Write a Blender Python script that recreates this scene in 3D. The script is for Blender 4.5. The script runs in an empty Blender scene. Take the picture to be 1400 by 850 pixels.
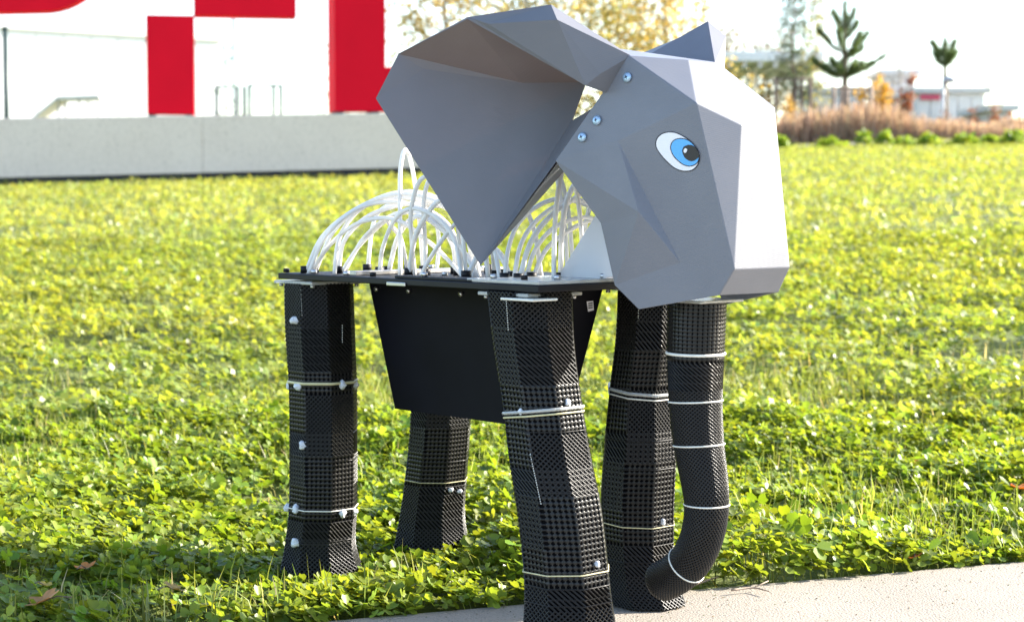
import bpy, bmesh, math, random
import numpy as np
from mathutils import Vector, Matrix

random.seed(7)
rng = np.random.default_rng(11)
sc = bpy.context.scene
COL = sc.collection

# ------------------------------------------------------------------ camera
FPX, CAM_H, HORIZON = 2400.0, 0.47, 282.0          # focal length and horizon in pixels of the 1400 px wide photograph
PITCH = math.atan((425 - HORIZON) / FPX)
cd = bpy.data.cameras.new('camera'); cam = bpy.data.objects.new('camera', cd); COL.objects.link(cam)
cam.location = (0, 0, CAM_H); cam.rotation_euler = (math.radians(90) - PITCH, 0, 0)
cd.sensor_width = 36; cd.lens = FPX / 1400 * 36; cd.clip_start = 0.05; cd.clip_end = 3000
cd.dof.use_dof = True; cd.dof.focus_distance = 2.02; cd.dof.aperture_fstop = 10.0
sc.camera = cam
# ------------------------------------------------------------------ sky, sun, exposure
SUN_AZ, SUN_EL = math.radians(69), math.radians(26)   # azimuth clockwise from the view direction
w = bpy.data.worlds.new('World'); sc.world = w; w.use_nodes = True
nt = w.node_tree; bg = nt.nodes['Background']
sky = nt.nodes.new('ShaderNodeTexSky'); sky.sky_type = 'NISHITA'; sky.sun_disc = False
sky.sun_elevation = SUN_EL; sky.sun_rotation = SUN_AZ
sky.altitude = 400; sky.air_density = 1.0; sky.dust_density = 1.5; sky.ozone_density = 1.0
nt.links.new(sky.outputs[0], bg.inputs[0]); bg.inputs[1].default_value = 0.14
sd = bpy.data.lights.new('sun', 'SUN'); sun = bpy.data.objects.new('sun', sd); COL.objects.link(sun)
sd.energy = 5.0; sd.angle = math.radians(0.5); sd.color = (1.0, 0.93, 0.82)
sdir = Vector((math.sin(SUN_AZ) * math.cos(SUN_EL), math.cos(SUN_AZ) * math.cos(SUN_EL), math.sin(SUN_EL)))
sun.rotation_euler = sdir.to_track_quat('Z', 'Y').to_euler(); sun.location = (20, 10, 20)
sc.view_settings.view_transform = 'Standard'; sc.view_settings.look = 'None'
sc.view_settings.exposure = 1.88; sc.view_settings.gamma = 1.0; sc.view_settings.use_curve_mapping = False
sc.render.engine = 'CYCLES'
sc.cycles.max_bounces = 6; sc.cycles.diffuse_bounces = 3; sc.cycles.glossy_bounces = 3
sc.cycles.transmission_bounces = 5; sc.cycles.transparent_max_bounces = 6
sc.cycles.use_denoising = True

# ------------------------------------------------------------------ pixel rays and the robot's own axes
C0 = np.array([0, 0, CAM_H]); FW = np.array([0, math.cos(PITCH), -math.sin(PITCH)]); UP = np.array([0, math.sin(PITCH), math.cos(PITCH)])
FC = np.array([.09, 1.995, 0]); RF = np.array([.667, -.744, 0]); RF /= np.linalg.norm(RF); RR = np.array([RF[1], -RF[0], 0])
def ray(u, v): return FW + np.array([1., 0, 0]) * (u - 700) / FPX + UP * (425 - v) / FPX
def at(u, v, Y): d = ray(u, v); return C0 + d * (Y / d[1])
def at_r(u, v, r): d = ray(u, v); return C0 + d * ((r - (C0 - FC) @ RR) / (d @ RR))
def at_plane(u, v, p0, n): d = ray(u, v); return C0 + d * (((p0 - C0) @ n) / (d @ n))
def at_z(u, v, z): d = ray(u, v); return C0 + d * ((z - CAM_H) / d[2])
def frz(f, r, z): return FC + RF * f + RR * r + np.array([0, 0, z])
def mirror(p): q = np.array(p) - FC; return FC + q - 2 * (q @ RR) * RR

def ramp(y): return np.clip(np.logaddexp(0, (np.asarray(y, float) - 3.2) * 2.0) / 2.0, 0, 33.0)
def gz(x, y): return ramp(y) * (0.0455 + 0.0011 * np.clip(x, -30, 40))

# ------------------------------------------------------------------ materials
def new_mat(name):
    m = bpy.data.materials.new(name); m.use_nodes = True
    return m, m.node_tree, m.node_tree.nodes['Principled BSDF']
def mat(name, col, rough=.6, metal=0., spec=.5, var=0., vscale=8., bump=0., bscale=60., detail=4., rvar=0., trans=0.):
    m, t, b = new_mat(name)
    b.inputs['Base Color'].default_value = (*col, 1); b.inputs['Roughness'].default_value = rough
    b.inputs['Metallic'].default_value = metal; b.inputs['Specular IOR Level'].default_value = spec
    if var or bump or rvar:
        tc = t.nodes.new('ShaderNodeTexCoord')
    if var or rvar:
        n = t.nodes.new('ShaderNodeTexNoise'); n.inputs['Scale'].default_value = vscale; n.inputs['Detail'].default_value = detail
        t.links.new(tc.outputs['Object'], n.inputs['Vector'])
    if var:
        r = t.nodes.new('ShaderNodeValToRGB')
        r.color_ramp.elements[0].position = .3; r.color_ramp.elements[1].position = .7
        r.color_ramp.elements[0].color = (*[c * (1 - var) for c in col], 1)
        r.color_ramp.elements[1].color = (*[min(1, c * (1 + var)) for c in col], 1)
        t.links.new(n.outputs['Fac'], r.inputs['Fac']); t.links.new(r.outputs['Color'], b.inputs['Base Color'])
    if rvar:
        mr = t.nodes.new('ShaderNodeMapRange'); mr.inputs['To Min'].default_value = rough - rvar; mr.inputs['To Max'].default_value = rough + rvar
        t.links.new(n.outputs['Fac'], mr.inputs['Value']); t.links.new(mr.outputs['Result'], b.inputs['Roughness'])
    if bump:
        n2 = t.nodes.new('ShaderNodeTexNoise'); n2.inputs['Scale'].default_value = bscale; n2.inputs['Detail'].default_value = 6
        t.links.new(tc.outputs['Object'], n2.inputs['Vector'])
        bp = t.nodes.new('ShaderNodeBump'); bp.inputs['Strength'].default_value = bump; bp.inputs['Distance'].default_value = .01
        t.links.new(n2.outputs['Fac'], bp.inputs['Height']); t.links.new(bp.outputs['Normal'], b.inputs['Normal'])
    if trans: b.inputs['Transmission Weight'].default_value = trans
    return m

def foliage_mat(name, transl=.45, tint=(1.25, 1.2, .6), rough=.42, spec=.5):
    """leaf colour from a per-leaf attribute; part of the light passes through the blade"""
    m, t, b = new_mat(name)
    a = t.nodes.new('ShaderNodeAttribute'); a.attribute_name = 'Col'
    t.links.new(a.outputs['Color'], b.inputs['Base Color'])
    b.inputs['Roughness'].default_value = rough; b.inputs['Specular IOR Level'].default_value = spec
    tr = t.nodes.new('ShaderNodeBsdfTranslucent')
    mx = t.nodes.new('ShaderNodeMix'); mx.data_type = 'RGBA'; mx.blend_type = 'MULTIPLY'; mx.inputs[0].default_value = 1
    t.links.new(a.outputs['Color'], mx.inputs[6]); mx.inputs[7].default_value = (*tint, 1)
    t.links.new(mx.outputs[2], tr.inputs['Color'])
    ms = t.nodes.new('ShaderNodeMixShader'); ms.inputs[0].default_value = transl
    t.links.new(b.outputs[0], ms.inputs[1]); t.links.new(tr.outputs[0], ms.inputs[2])
    t.links.new(ms.outputs[0], t.nodes['Material Output'].inputs['Surface'])
    return m

def printed_mat(thin=0.):
    """grey 3D-printed plastic: fine layer lines, faint blotches, semi gloss"""
    m, t, b = new_mat('grey_printed_plastic')
    tc = t.nodes.new('ShaderNodeTexCoord')
    n = t.nodes.new('ShaderNodeTexNoise'); n.inputs['Scale'].default_value = 14; n.inputs['Detail'].default_value = 5
    t.links.new(tc.outputs['Object'], n.inputs['Vector'])
    r = t.nodes.new('ShaderNodeValToRGB')
    r.color_ramp.elements[0].position = .3; r.color_ramp.elements[1].position = .75
    r.color_ramp.elements[0].color = (.170, .176, .202, 1); r.color_ramp.elements[1].color = (.192, .197, .224, 1)
    t.links.new(n.outputs['Fac'], r.inputs['Fac']); t.links.new(r.outputs['Color'], b.inputs['Base Color'])
    b.inputs['Roughness'].default_value = .42; b.inputs['Specular IOR Level'].default_value = .3; b.inputs['Metallic'].default_value = 0.
    n3 = t.nodes.new('ShaderNodeTexNoise'); n3.inputs['Scale'].default_value = 32; n3.inputs['Detail'].default_value = 8; n3.inputs['Roughness'].default_value = .75
    t.links.new(tc.outputs['Object'], n3.inputs['Vector']); mr = t.nodes.new('ShaderNodeMapRange'); mr.inputs['From Min'].default_value = .3; mr.inputs['From Max'].default_value = .7; mr.inputs['To Min'].default_value = .32; mr.inputs['To Max'].default_value = .55
    t.links.new(n3.outputs['Fac'], mr.inputs['Value']); t.links.new(mr.outputs['Result'], b.inputs['Roughness'])
    wv = t.nodes.new('ShaderNodeTexWave'); wv.wave_type = 'BANDS'; wv.bands_direction = 'Z'
    wv.inputs['Scale'].default_value = 160; wv.inputs['Distortion'].default_value = .6; wv.inputs['Detail'].default_value = 1
    mp = t.nodes.new('ShaderNodeMapping'); mp.inputs['Rotation'].default_value = (.25, .35, 0)
    t.links.new(tc.outputs['Object'], mp.inputs['Vector']); t.links.new(mp.outputs['Vector'], wv.inputs['Vector'])
    bp = t.nodes.new('ShaderNodeBump'); bp.inputs['Strength'].default_value = .12; bp.inputs['Distance'].default_value = .0006
    t.links.new(wv.outputs['Fac'], bp.inputs['Height']); t.links.new(bp.outputs['Normal'], b.inputs['Normal'])
    if thin:                                   # thin printed sheet lets a little warm light through
        m.name = 'thin_grey_printed_sheet'; tr = t.nodes.new('ShaderNodeBsdfTranslucent'); tr.inputs['Color'].default_value = (.55, .34, .19, 1)
        ms = t.nodes.new('ShaderNodeMixShader'); ms.inputs[0].default_value = thin
        t.links.new(b.outputs[0], ms.inputs[1]); t.links.new(tr.outputs[0], ms.inputs[2]); t.links.new(ms.outputs[0], t.nodes['Material Output'].inputs['Surface'])
    return m

def concrete_mat(name, col, dark, scale=3.0, speck=220., bump=.25):
    m, t, b = new_mat(name)
    tc = t.nodes.new('ShaderNodeTexCoord')
    n = t.nodes.new('ShaderNodeTexNoise'); n.inputs['Scale'].default_value = scale; n.inputs['Detail'].default_value = 9; n.inputs['Roughness'].default_value = .65
    t.links.new(tc.outputs['Object'], n.inputs['Vector'])
    r = t.nodes.new('ShaderNodeValToRGB'); r.color_ramp.elements[0].position = .25; r.color_ramp.elements[1].position = .7
    r.color_ramp.elements[0].color = (*dark, 1); r.color_ramp.elements[1].color = (*col, 1)
    t.links.new(n.outputs['Fac'], r.inputs['Fac'])
    n2 = t.nodes.new('ShaderNodeTexNoise'); n2.inputs['Scale'].default_value = speck; n2.inputs['Detail'].default_value = 3
    t.links.new(tc.outputs['Object'], n2.inputs['Vector'])
    r2 = t.nodes.new('ShaderNodeValToRGB'); r2.color_ramp.elements[0].position = .30; r2.color_ramp.elements[1].position = .45
    r2.color_ramp.elements[0].color = (.62, .6, .58, 1); r2.color_ramp.elements[1].color = (1, 1, 1, 1)
    t.links.new(n2.outputs['Fac'], r2.inputs['Fac'])
    mx = t.nodes.new('ShaderNodeMix'); mx.data_type = 'RGBA'; mx.blend_type = 'MULTIPLY'; mx.inputs[0].default_value = 1
    t.links.new(r.outputs['Color'], mx.inputs[6]); t.links.new(r2.outputs['Color'], mx.inputs[7])
    t.links.new(mx.outputs[2], b.inputs['Base Color'])
    b.inputs['Roughness'].default_value = .85
    bp = t.nodes.new('ShaderNodeBump'); bp.inputs['Strength'].default_value = bump; bp.inputs['Distance'].default_value = .004
    t.links.new(n2.outputs['Fac'], bp.inputs['Height']); t.links.new(bp.outputs['Normal'], b.inputs['Normal'])
    return m

def ground_mat():
    m, t, b = new_mat('lawn_soil')
    tc = t.nodes.new('ShaderNodeTexCoord')
    n = t.nodes.new('ShaderNodeTexNoise'); n.inputs['Scale'].default_value = 1.3; n.inputs['Detail'].default_value = 10; n.inputs['Roughness'].default_value = .7
    t.links.new(tc.outputs['Object'], n.inputs['Vector'])
    r = t.nodes.new('ShaderNodeValToRGB'); e = r.color_ramp.elements
    e[0].position = .3; e[0].color = (.05, .07, .014, 1); e[1].position = .7; e[1].color = (.15, .18, .026, 1)
    t.links.new(n.outputs['Fac'], r.inputs['Fac']); t.links.new(r.outputs['Color'], b.inputs['Base Color'])
    b.inputs['Roughness'].default_value = .9
    n2 = t.nodes.new('ShaderNodeTexNoise'); n2.inputs['Scale'].default_value = 40; n2.inputs['Detail'].default_value = 6
    t.links.new(tc.outputs['Object'], n2.inputs['Vector'])
    bp = t.nodes.new('ShaderNodeBump'); bp.inputs['Strength'].default_value = .8; bp.inputs['Distance'].default_value = .03
    t.links.new(n2.outputs['Fac'], bp.inputs['Height']); t.links.new(bp.outputs['Normal'], b.inputs['Normal'])
    return m

M = dict(
    grey=printed_mat(), thin=printed_mat(.15),
    lattice=mat('black_elastomer_lattice', (.009, .0085, .008), .34, spec=.34, rvar=.08, vscale=300),
    core=mat('black_foam_core', (.005, .005, .006), .9, spec=.06),
    black=mat('black_plastic', (.007, .007, .010), .5, spec=.25, rvar=.1, vscale=30),
    panel=mat('matte_black_panel', (.004, .004, .008), .6, spec=.14, var=.25, vscale=12),
    tube=None,
    string=mat('white_cord', (.78, .76, .68), .6, var=.1, vscale=90),
    cream=mat('cream_band', (.62, .56, .32), .5, var=.15, vscale=60),
    glue=mat('white_glue_blob', (.70, .72, .76), .4, var=.1, vscale=200, bump=.5, bscale=300),
    steel=mat('steel_screw', (.55, .55, .56), .3, metal=.9),
    screw=mat('pale_blue_zinc_screw', (.38, .52, .68), .3, metal=.5),
    recess=mat('dark_screw_recess', (.03, .04, .05), .6),
    eyewhite=mat('eye_white_print', (.80, .79, .84), .35), eyeblue=mat('eye_blue_print', (.10, .42, .86), .35),
    eyeblack=mat('eye_black_print', (.008, .008, .012), .35), eyeline=mat('eye_outline_print', (.01, .01, .025), .35),
    red=mat('red_painted_metal', (.74, .005, .022), .55, spec=.07, var=.04, vscale=2),
    foot=mat('black_foot', (.02, .02, .022), .6),
    wall=concrete_mat('pale_concrete_wall', (.78, .665, .565), (.71, .60, .51), 1.1, 60., .1),
    wallbase=mat('dark_wall_recess', (.02, .02, .03), .8),
    pave=concrete_mat('light_concrete_paving', (.31, .272, .222), (.25, .217, .176), 7.0, 330., .55),
    soil=ground_mat(),
    asphalt=mat('grey_asphalt', (.12, .115, .125), .9, var=.15, vscale=3),
    leaf=foliage_mat('clover_leaf', .5, (1.25, 1.15, .5), .4, .35), blade=foliage_mat('grass_blade', .45, (1.2, 1.15, .65), .5),
    treeleaf=foliage_mat('tree_leaf', .45, (1.2, 1.1, .6), .6, .3), needle=foliage_mat('pine_needle', .25, (1.1, 1.15, .7), .6, .3),
    dry=foliage_mat('dry_stalk', .35, (1.15, 1.0, .8), .8, .2),
    bark=mat('grey_brown_bark', (.16, .12, .09), .9, var=.3, vscale=10, bump=.5, bscale=30),
    birch=mat('pale_bark', (.42, .36, .28), .9, var=.35, vscale=6),
    wood=mat('weathered_wood_stake', (.36, .27, .20), .85, var=.2, vscale=6),
    white=mat('white_cladding', (.86, .86, .84), .6, var=.03), offwhite=mat('offwhite_render', (.80, .76, .74), .7, var=.05),
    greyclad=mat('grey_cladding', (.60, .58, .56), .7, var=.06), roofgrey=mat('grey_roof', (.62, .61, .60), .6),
    darkpost=mat('dark_green_post', (.02, .045, .045), .5), galv=mat('galvanised_steel', (.42, .44, .46), .45, metal=.5),
    signred=mat('faded_red_sign', (.62, .08, .14), .6), glass=mat('window_glass', (.05, .06, .07), .1, spec=.6),
    orange=foliage_mat('fallen_leaf', .35, (1.2, .9, .6), .6),
)
def clear_mat():
    m, t, b = new_mat('clear_acrylic')
    b.inputs['Base Color'].default_value = (.86, .87, .84, 1); b.inputs['Roughness'].default_value = .25
    b.inputs['Transmission Weight'].default_value = .55; b.inputs['IOR'].default_value = 1.49
    return m
M['clear'] = clear_mat()
def bracket_mat(name='frosted_white_sheet', col=(.74, .76, .80), tcol=(.8, .82, .86), k=.35):
    m, t, b = new_mat(name)
    b.inputs['Base Color'].default_value = (*col, 1); b.inputs['Roughness'].default_value = .45
    tr = t.nodes.new('ShaderNodeBsdfTranslucent'); tr.inputs['Color'].default_value = (*tcol, 1)
    ms = t.nodes.new('ShaderNodeMixShader'); ms.inputs[0].default_value = k
    t.links.new(b.outputs[0], ms.inputs[1]); t.links.new(tr.outputs[0], ms.inputs[2])
    t.links.new(ms.outputs[0], t.nodes['Material Output'].inputs['Surface'])
    return m
M['bracket'] = bracket_mat(); M['tube'] = bracket_mat('white_nylon_tube', (.88, .87, .85), (.92, .9, .86), .25)

# ------------------------------------------------------------------ object helpers
def tag(o, label=None, cat=None, group=None, kind=None):
    if label: o['label'] = label
    if cat: o['category'] = cat
    if group: o['group'] = group
    if kind: o['kind'] = kind
    return o
def empty(name, loc, label, cat, group=None):
    o = bpy.data.objects.new(name, None); COL.objects.link(o); o.location = tuple(map(float, loc)); o.empty_display_size = .1
    bpy.context.view_layer.update()
    return tag(o, label, cat, group)
def link(name, me, m, parent=None, smooth=False):
    o = bpy.data.objects.new(name, me); COL.objects.link(o)
    if m is not None and not me.materials: me.materials.append(M[m] if isinstance(m, str) else m)
    if smooth: me.polygons.foreach_set('use_smooth', [True] * len(me.polygons))
    if parent is not None:
        o.parent = parent; o.matrix_parent_inverse = parent_world(parent).inverted()
    return o
def parent_world(p):
    mtx = p.matrix_basis.copy()
    if p.parent is not None: mtx = parent_world(p.parent) @ p.matrix_parent_inverse @ mtx
    return mtx
def mesh_py(name, vs, fs, m, parent=None, smooth=False):
    me = bpy.data.meshes.new(name); me.from_pydata([tuple(map(float, v)) for v in vs], [], [tuple(map(int, f)) for f in fs]); me.update()
    return link(name, me, m, parent, smooth)
def bm_obj(name, bm, m, parent=None, smooth=False):
    me = bpy.data.meshes.new(name); bm.normal_update(); bm.to_mesh(me); bm.free()
    return link(name, me, m, parent, smooth)

class Acc:
    """collects vertex/face arrays of any face size with one colour per vertex"""
    def __init__(s): s.v = []; s.l = []; s.n = []; s.c = []; s.k = 0
    def add(s, v, f, c=None):
        v = np.asarray(v, float).reshape(-1, 3); f = np.asarray(f, int)
        s.v.append(v); s.l.append((f + s.k).ravel()); s.n.append(np.full(len(f), f.shape[1])); s.k += len(v)
        if c is not None:
            c = np.asarray(c, float)
            s.c.append(np.broadcast_to(c, (len(v), 3)) if c.ndim == 1 else c)
    def build(s, name, m, parent=None, smooth=False):
        v = np.concatenate(s.v); l = np.concatenate(s.l); n = np.concatenate(s.n)
        me = bpy.data.meshes.new(name)
        me.vertices.add(len(v)); me.vertices.foreach_set('co', v.astype(np.float32).ravel())
        me.loops.add(len(l)); me.loops.foreach_set('vertex_index', l.astype(np.int32))
        me.polygons.add(len(n)); me.polygons.foreach_set('loop_start', np.concatenate([[0], np.cumsum(n)[:-1]]).astype(np.int32))
        me.update(calc_edges=True)
        if s.c:
            c = np.concatenate(s.c); a = me.attributes.new('Col', 'FLOAT_COLOR', 'POINT')
            a.data.foreach_set('color', np.c_[c, np.ones(len(c))].astype(np.float32).ravel())
        return link(name, me, m, parent, smooth)

def box_between(name, lo, hi, m, parent=None, bev=0., rz=0., at_loc=None):
    bm = bmesh.new(); bmesh.ops.create_cube(bm, size=1)
    lo = np.array(lo, float); hi = np.array(hi, float); c = (lo + hi) / 2; s = hi - lo
    for v in bm.verts: v.co = Vector((v.co.x * s[0], v.co.y * s[1], v.co.z * s[2]))
    if bev: bmesh.ops.bevel(bm, geom=bm.edges[:], offset=bev, segments=2, affect='EDGES', profile=.6)
    mt = Matrix.Translation(Vector(c)) if at_loc is None else Matrix.Translation(Vector(at_loc)) @ Matrix.Rotation(rz, 4, 'Z') @ Matrix.Translation(Vector(c))
    bmesh.ops.transform(bm, matrix=mt, verts=bm.verts[:])
    return bm_obj(name, bm, m, parent)
def frame_box(name, f0, f1, r0, r1, z0, z1, m, parent=None, bev=.0008):
    """box laid along the robot's own axes"""
    bm = bmesh.new(); bmesh.ops.create_cube(bm, size=1)
    for v in bm.verts:
        v.co = Vector(((f0 + f1) / 2 + v.co.x * (f1 - f0), (r0 + r1) / 2 + v.co.y * (r1 - r0), (z0 + z1) / 2 + v.co.z * (z1 - z0)))
    if bev: bmesh.ops.bevel(bm, geom=bm.edges[:], offset=bev, segments=1, affect='EDGES')
    for v in bm.verts: v.co = Vector(frz(v.co.x, v.co.y, v.co.z))
    bmesh.ops.recalc_face_normals(bm, faces=bm.faces[:])
    return bm_obj(name, bm, m, parent)
def tube_arrays(P, rad, sides=8, closed=False, cap=True):
    P = np.asarray(P, float); n = len(P); rad = np.broadcast_to(np.asarray(rad, float), (n,))
    T = np.gradient(P, axis=0) if not closed else np.roll(P, -1, 0) - np.roll(P, 1, 0)
    T /= np.linalg.norm(T, axis=1)[:, None] + 1e-12
    a = np.array([0, 0, 1.]) if abs(T[0][2]) < .9 else np.array([1., 0, 0])
    N = np.cross(T[0], a); N /= np.linalg.norm(N); V = []
    for i in range(n):
        N = N - (N @ T[i]) * T[i]; N /= np.linalg.norm(N) + 1e-12; B = np.cross(T[i], N)
        th = np.arange(sides) * 2 * math.pi / sides
        V.append(P[i] + rad[i] * (np.cos(th)[:, None] * N + np.sin(th)[:, None] * B))
    V = np.concatenate(V); Fq = []
    for i in range(n if closed else n - 1):
        j = (i + 1) % n
        for k in range(sides):
            q = (k + 1) % sides; Fq.append((i * sides + k, i * sides + q, j * sides + q, j * sides + k))
    return V, np.array(Fq)
def tube(name, P, rad, m, parent=None, sides=8, closed=False):
    V, Fq = tube_arrays(P, rad, sides, closed); fs = [tuple(f) for f in Fq]
    if not closed: fs += [tuple(range(sides))[::-1], tuple(range(len(V) - sides, len(V)))]
    return mesh_py(name, V, fs, m, parent, True)
def catmull(P, n=10):
    P = np.asarray(P, float); Q = np.vstack([2 * P[0] - P[1], P, 2 * P[-1] - P[-2]]); out = []
    for i in range(1, len(Q) - 2):
        for t in np.linspace(0, 1, n, endpoint=False):
            a, b, c, d = Q[i - 1:i + 3]
            out.append(.5 * ((2 * b) + (c - a) * t + (2 * a - 5 * b + 4 * c - d) * t * t + (-a + 3 * b - 3 * c + d) * t ** 3))
    out.append(P[-1]); return np.array(out)
def fbm(x, y, seed, freq, octs=3):
    g = np.random.default_rng(seed); out = np.zeros_like(np.asarray(x, float)); amp = 1.
    for o in range(octs):
        for k in range(5):
            th = g.uniform(0, 2 * math.pi); ph = g.uniform(0, 2 * math.pi); fr = freq * g.uniform(.6, 1.5)
            out += amp * .45 * np.sin((x * math.cos(th) + y * math.sin(th)) * fr + ph)
        freq *= 2.1; amp *= .55
    return out

# ================================================================== SETTING
EDGE_A = at_z(430, 849, 0)[:2]; EDGE_B = at_z(1400, 766, 0)[:2]        # edge of the paving against the lawn
EDGE_D = (EDGE_B - EDGE_A) / np.linalg.norm(EDGE_B - EDGE_A); EDGE_N = np.array([-EDGE_D[1], EDGE_D[0]])   # towards the lawn
def lawn_side(x, y): return (x - EDGE_A[0]) * EDGE_N[0] + (y - EDGE_A[1]) * EDGE_N[1]

def build_ground():
    ys = np.concatenate([np.linspace(-6, 1, 8), np.linspace(1.3, 8, 60), np.linspace(8.3, 40, 90), np.array([42, 46, 55, 80, 140, 300, 800])])
    xs = np.concatenate([np.array([-500, -200, -100, -60, -40]), np.linspace(-30, -3, 28), np.linspace(-2.8, 2.8, 40), np.linspace(3, 30, 28), np.array([40, 60, 100, 200, 500])])
    X, Yg = np.meshgrid(xs, ys); Z = gz(X, Yg) - .014
    Z += np.where((Yg > 1.5) & (Yg < 33) & (np.abs(X) < 30), .006 * fbm(X, Yg, 3, 2.0), 0)
    Z = np.where(lawn_side(X, Yg) < .12, -.03, Z)
    V = np.stack([X, Yg, Z], -1).reshape(-1, 3); nx = len(xs); a = Acc(); i, j = np.meshgrid(np.arange(len(ys) - 1), np.arange(nx - 1), indexing='ij'); q = (i * nx + j).ravel()
    a.add(V, np.stack([q, q + 1, q + nx + 1, q + nx], -1)); o = a.build('lawn', 'soil', None, True); tag(o, 'sunlit green lawn rising gently towards the road', kind='structure')
    # paving slab in front, a real slab with its edge against the lawn
    o3 = lambda s, n, z: np.array([*(EDGE_A + EDGE_D * s + EDGE_N * n), z])
    pv = empty('pavement', (0, 0, 0), 'pale concrete paving strip along the lawn edge', None); pv['kind'] = 'structure'
    joints = [-4.2, -1.35, 1.45, 4.3]
    for a0, b0 in zip(joints[:-1], joints[1:]):
        bm = bmesh.new(); vs = []
        for z in (-.08, 0.0):
            for s, n in ((a0 + .003, 0), (b0 - .003, 0), (b0 - .003, -2.6), (a0 + .003, -2.6)): vs.append(bm.verts.new(o3(s, n, z)))
        for f in ((3, 2, 1, 0), (4, 5, 6, 7), (0, 1, 5, 4), (1, 2, 6, 5), (2, 3, 7, 6), (3, 0, 4, 7)): bm.faces.new([vs[k] for k in f])
        bmesh.ops.recalc_face_normals(bm, faces=bm.faces[:])
        bmesh.ops.bevel(bm, geom=[e for e in bm.edges if all(abs(v.co.z) < 1e-6 for v in e.verts)], offset=.004, segments=2, affect='EDGES')
        bm_obj('slab', bm, 'pave', pv)
    # road beyond the lawn
    rv = []
    for x in np.linspace(-60, 70, 66):
        for y in (34.2, 36.2, 37.6): rv.append((x, y, gz(x, y) + .02))
    fs = [(i * 3 + k, i * 3 + 3 + k, i * 3 + 4 + k, i * 3 + 1 + k) for i in range(65) for k in range(2)]
    tag(mesh_py('road', rv, fs, 'asphalt'), 'grey asphalt road running along the far lawn edge', kind='structure')
build_ground()

# ------------------------------------------------------------------ clover, grass
def leaf_colors(n, x, y, base, spread=.25, hv=.09):
    c = np.tile(np.array(base), (n, 1)); k = 1 + spread * rng.normal(size=n); hue = rng.normal(size=n) * hv
    c = c * np.clip(k, .35, 1.8)[:, None]; c[:, 0] *= np.clip(1 + hue, .6, 1.6); c[:, 2] *= np.clip(1 - hue, .4, 1.6)
    return c
def basis(n, tilt, sunward=.35):
    """random leaf frames: normal tilted from vertical by about `tilt` radians"""
    az = rng.uniform(0, 2 * math.pi, n); ti = np.abs(rng.normal(size=n)) * tilt
    N = np.stack([np.sin(ti) * np.cos(az), np.sin(ti) * np.sin(az), np.cos(ti)], -1) + np.array([sdir.x, sdir.y, 0]) * sunward; N /= np.linalg.norm(N, axis=1)[:, None]
    ya = rng.uniform(0, 2 * math.pi, n); D = np.stack([np.cos(ya), np.sin(ya), np.zeros(n)], -1)
    D -= (D * N).sum(1)[:, None] * N; D /= np.linalg.norm(D, axis=1)[:, None]
    return N, D, np.cross(N, D)
LEAF = np.array([(0, 0, 0), (.27, .22, .05), (.47, .58, .09), (.30, .93, .08), (0, .88, -.02), (-.30, .93, .08), (-.47, .58, .09), (-.27, .22, .05)])
LEAF_F = np.array([(0, 1, 2, 3, 4), (0, 4, 5, 6, 7)])
LEAF_S = np.array([(0, 0, 0), (.45, .5, .06), (0, 1, 0), (-.45, .5, .06)])
def add_leaflets(acc, pos, N, D, S, size, droop, tpl, tf, col):
    n = len(pos); d = D * np.cos(droop)[:, None] - N * np.sin(droop)[:, None]; nn = N * np.cos(droop)[:, None] + D * np.sin(droop)[:, None]
    t = tpl[None] * size[:, None, None]
    V = pos[:, None] + t[..., 0:1] * S[:, None] + t[..., 1:2] * d[:, None] + t[..., 2:3] * nn[:, None]
    m = len(tpl); Fx = (np.arange(n) * m)[:, None, None] + tf[None]
    acc.add(V.reshape(-1, 3), Fx.reshape(-1, tf.shape[1]), np.repeat(col, m, 0))
def scatter(n, y0, y1, margin=1.18, pw=1.0):
    y = (rng.uniform(0, 1, n) * (y1 ** (1 + pw) - y0 ** (1 + pw)) + y0 ** (1 + pw)) ** (1 / (1 + pw))
    e = 700 / FPX * y * margin + .12
    if BESIDE: return np.where(rng.random(n) < .5, -1, 1) * (e + rng.uniform(0, 1, n) * (1.1 + .35 * y)), y      # the lawn goes on beside the frame
    return rng.uniform(-1, 1, n) * e, y
BESIDE = False
LEGS_XY = []
def canopy(x, y): return .026 + .012 * fbm(x, y, 21, 5.0) + .008 * fbm(x, y, 22, 14.0)
def keep_lawn(x, y, pad=0.0): return lawn_side(x, y) > pad
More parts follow.
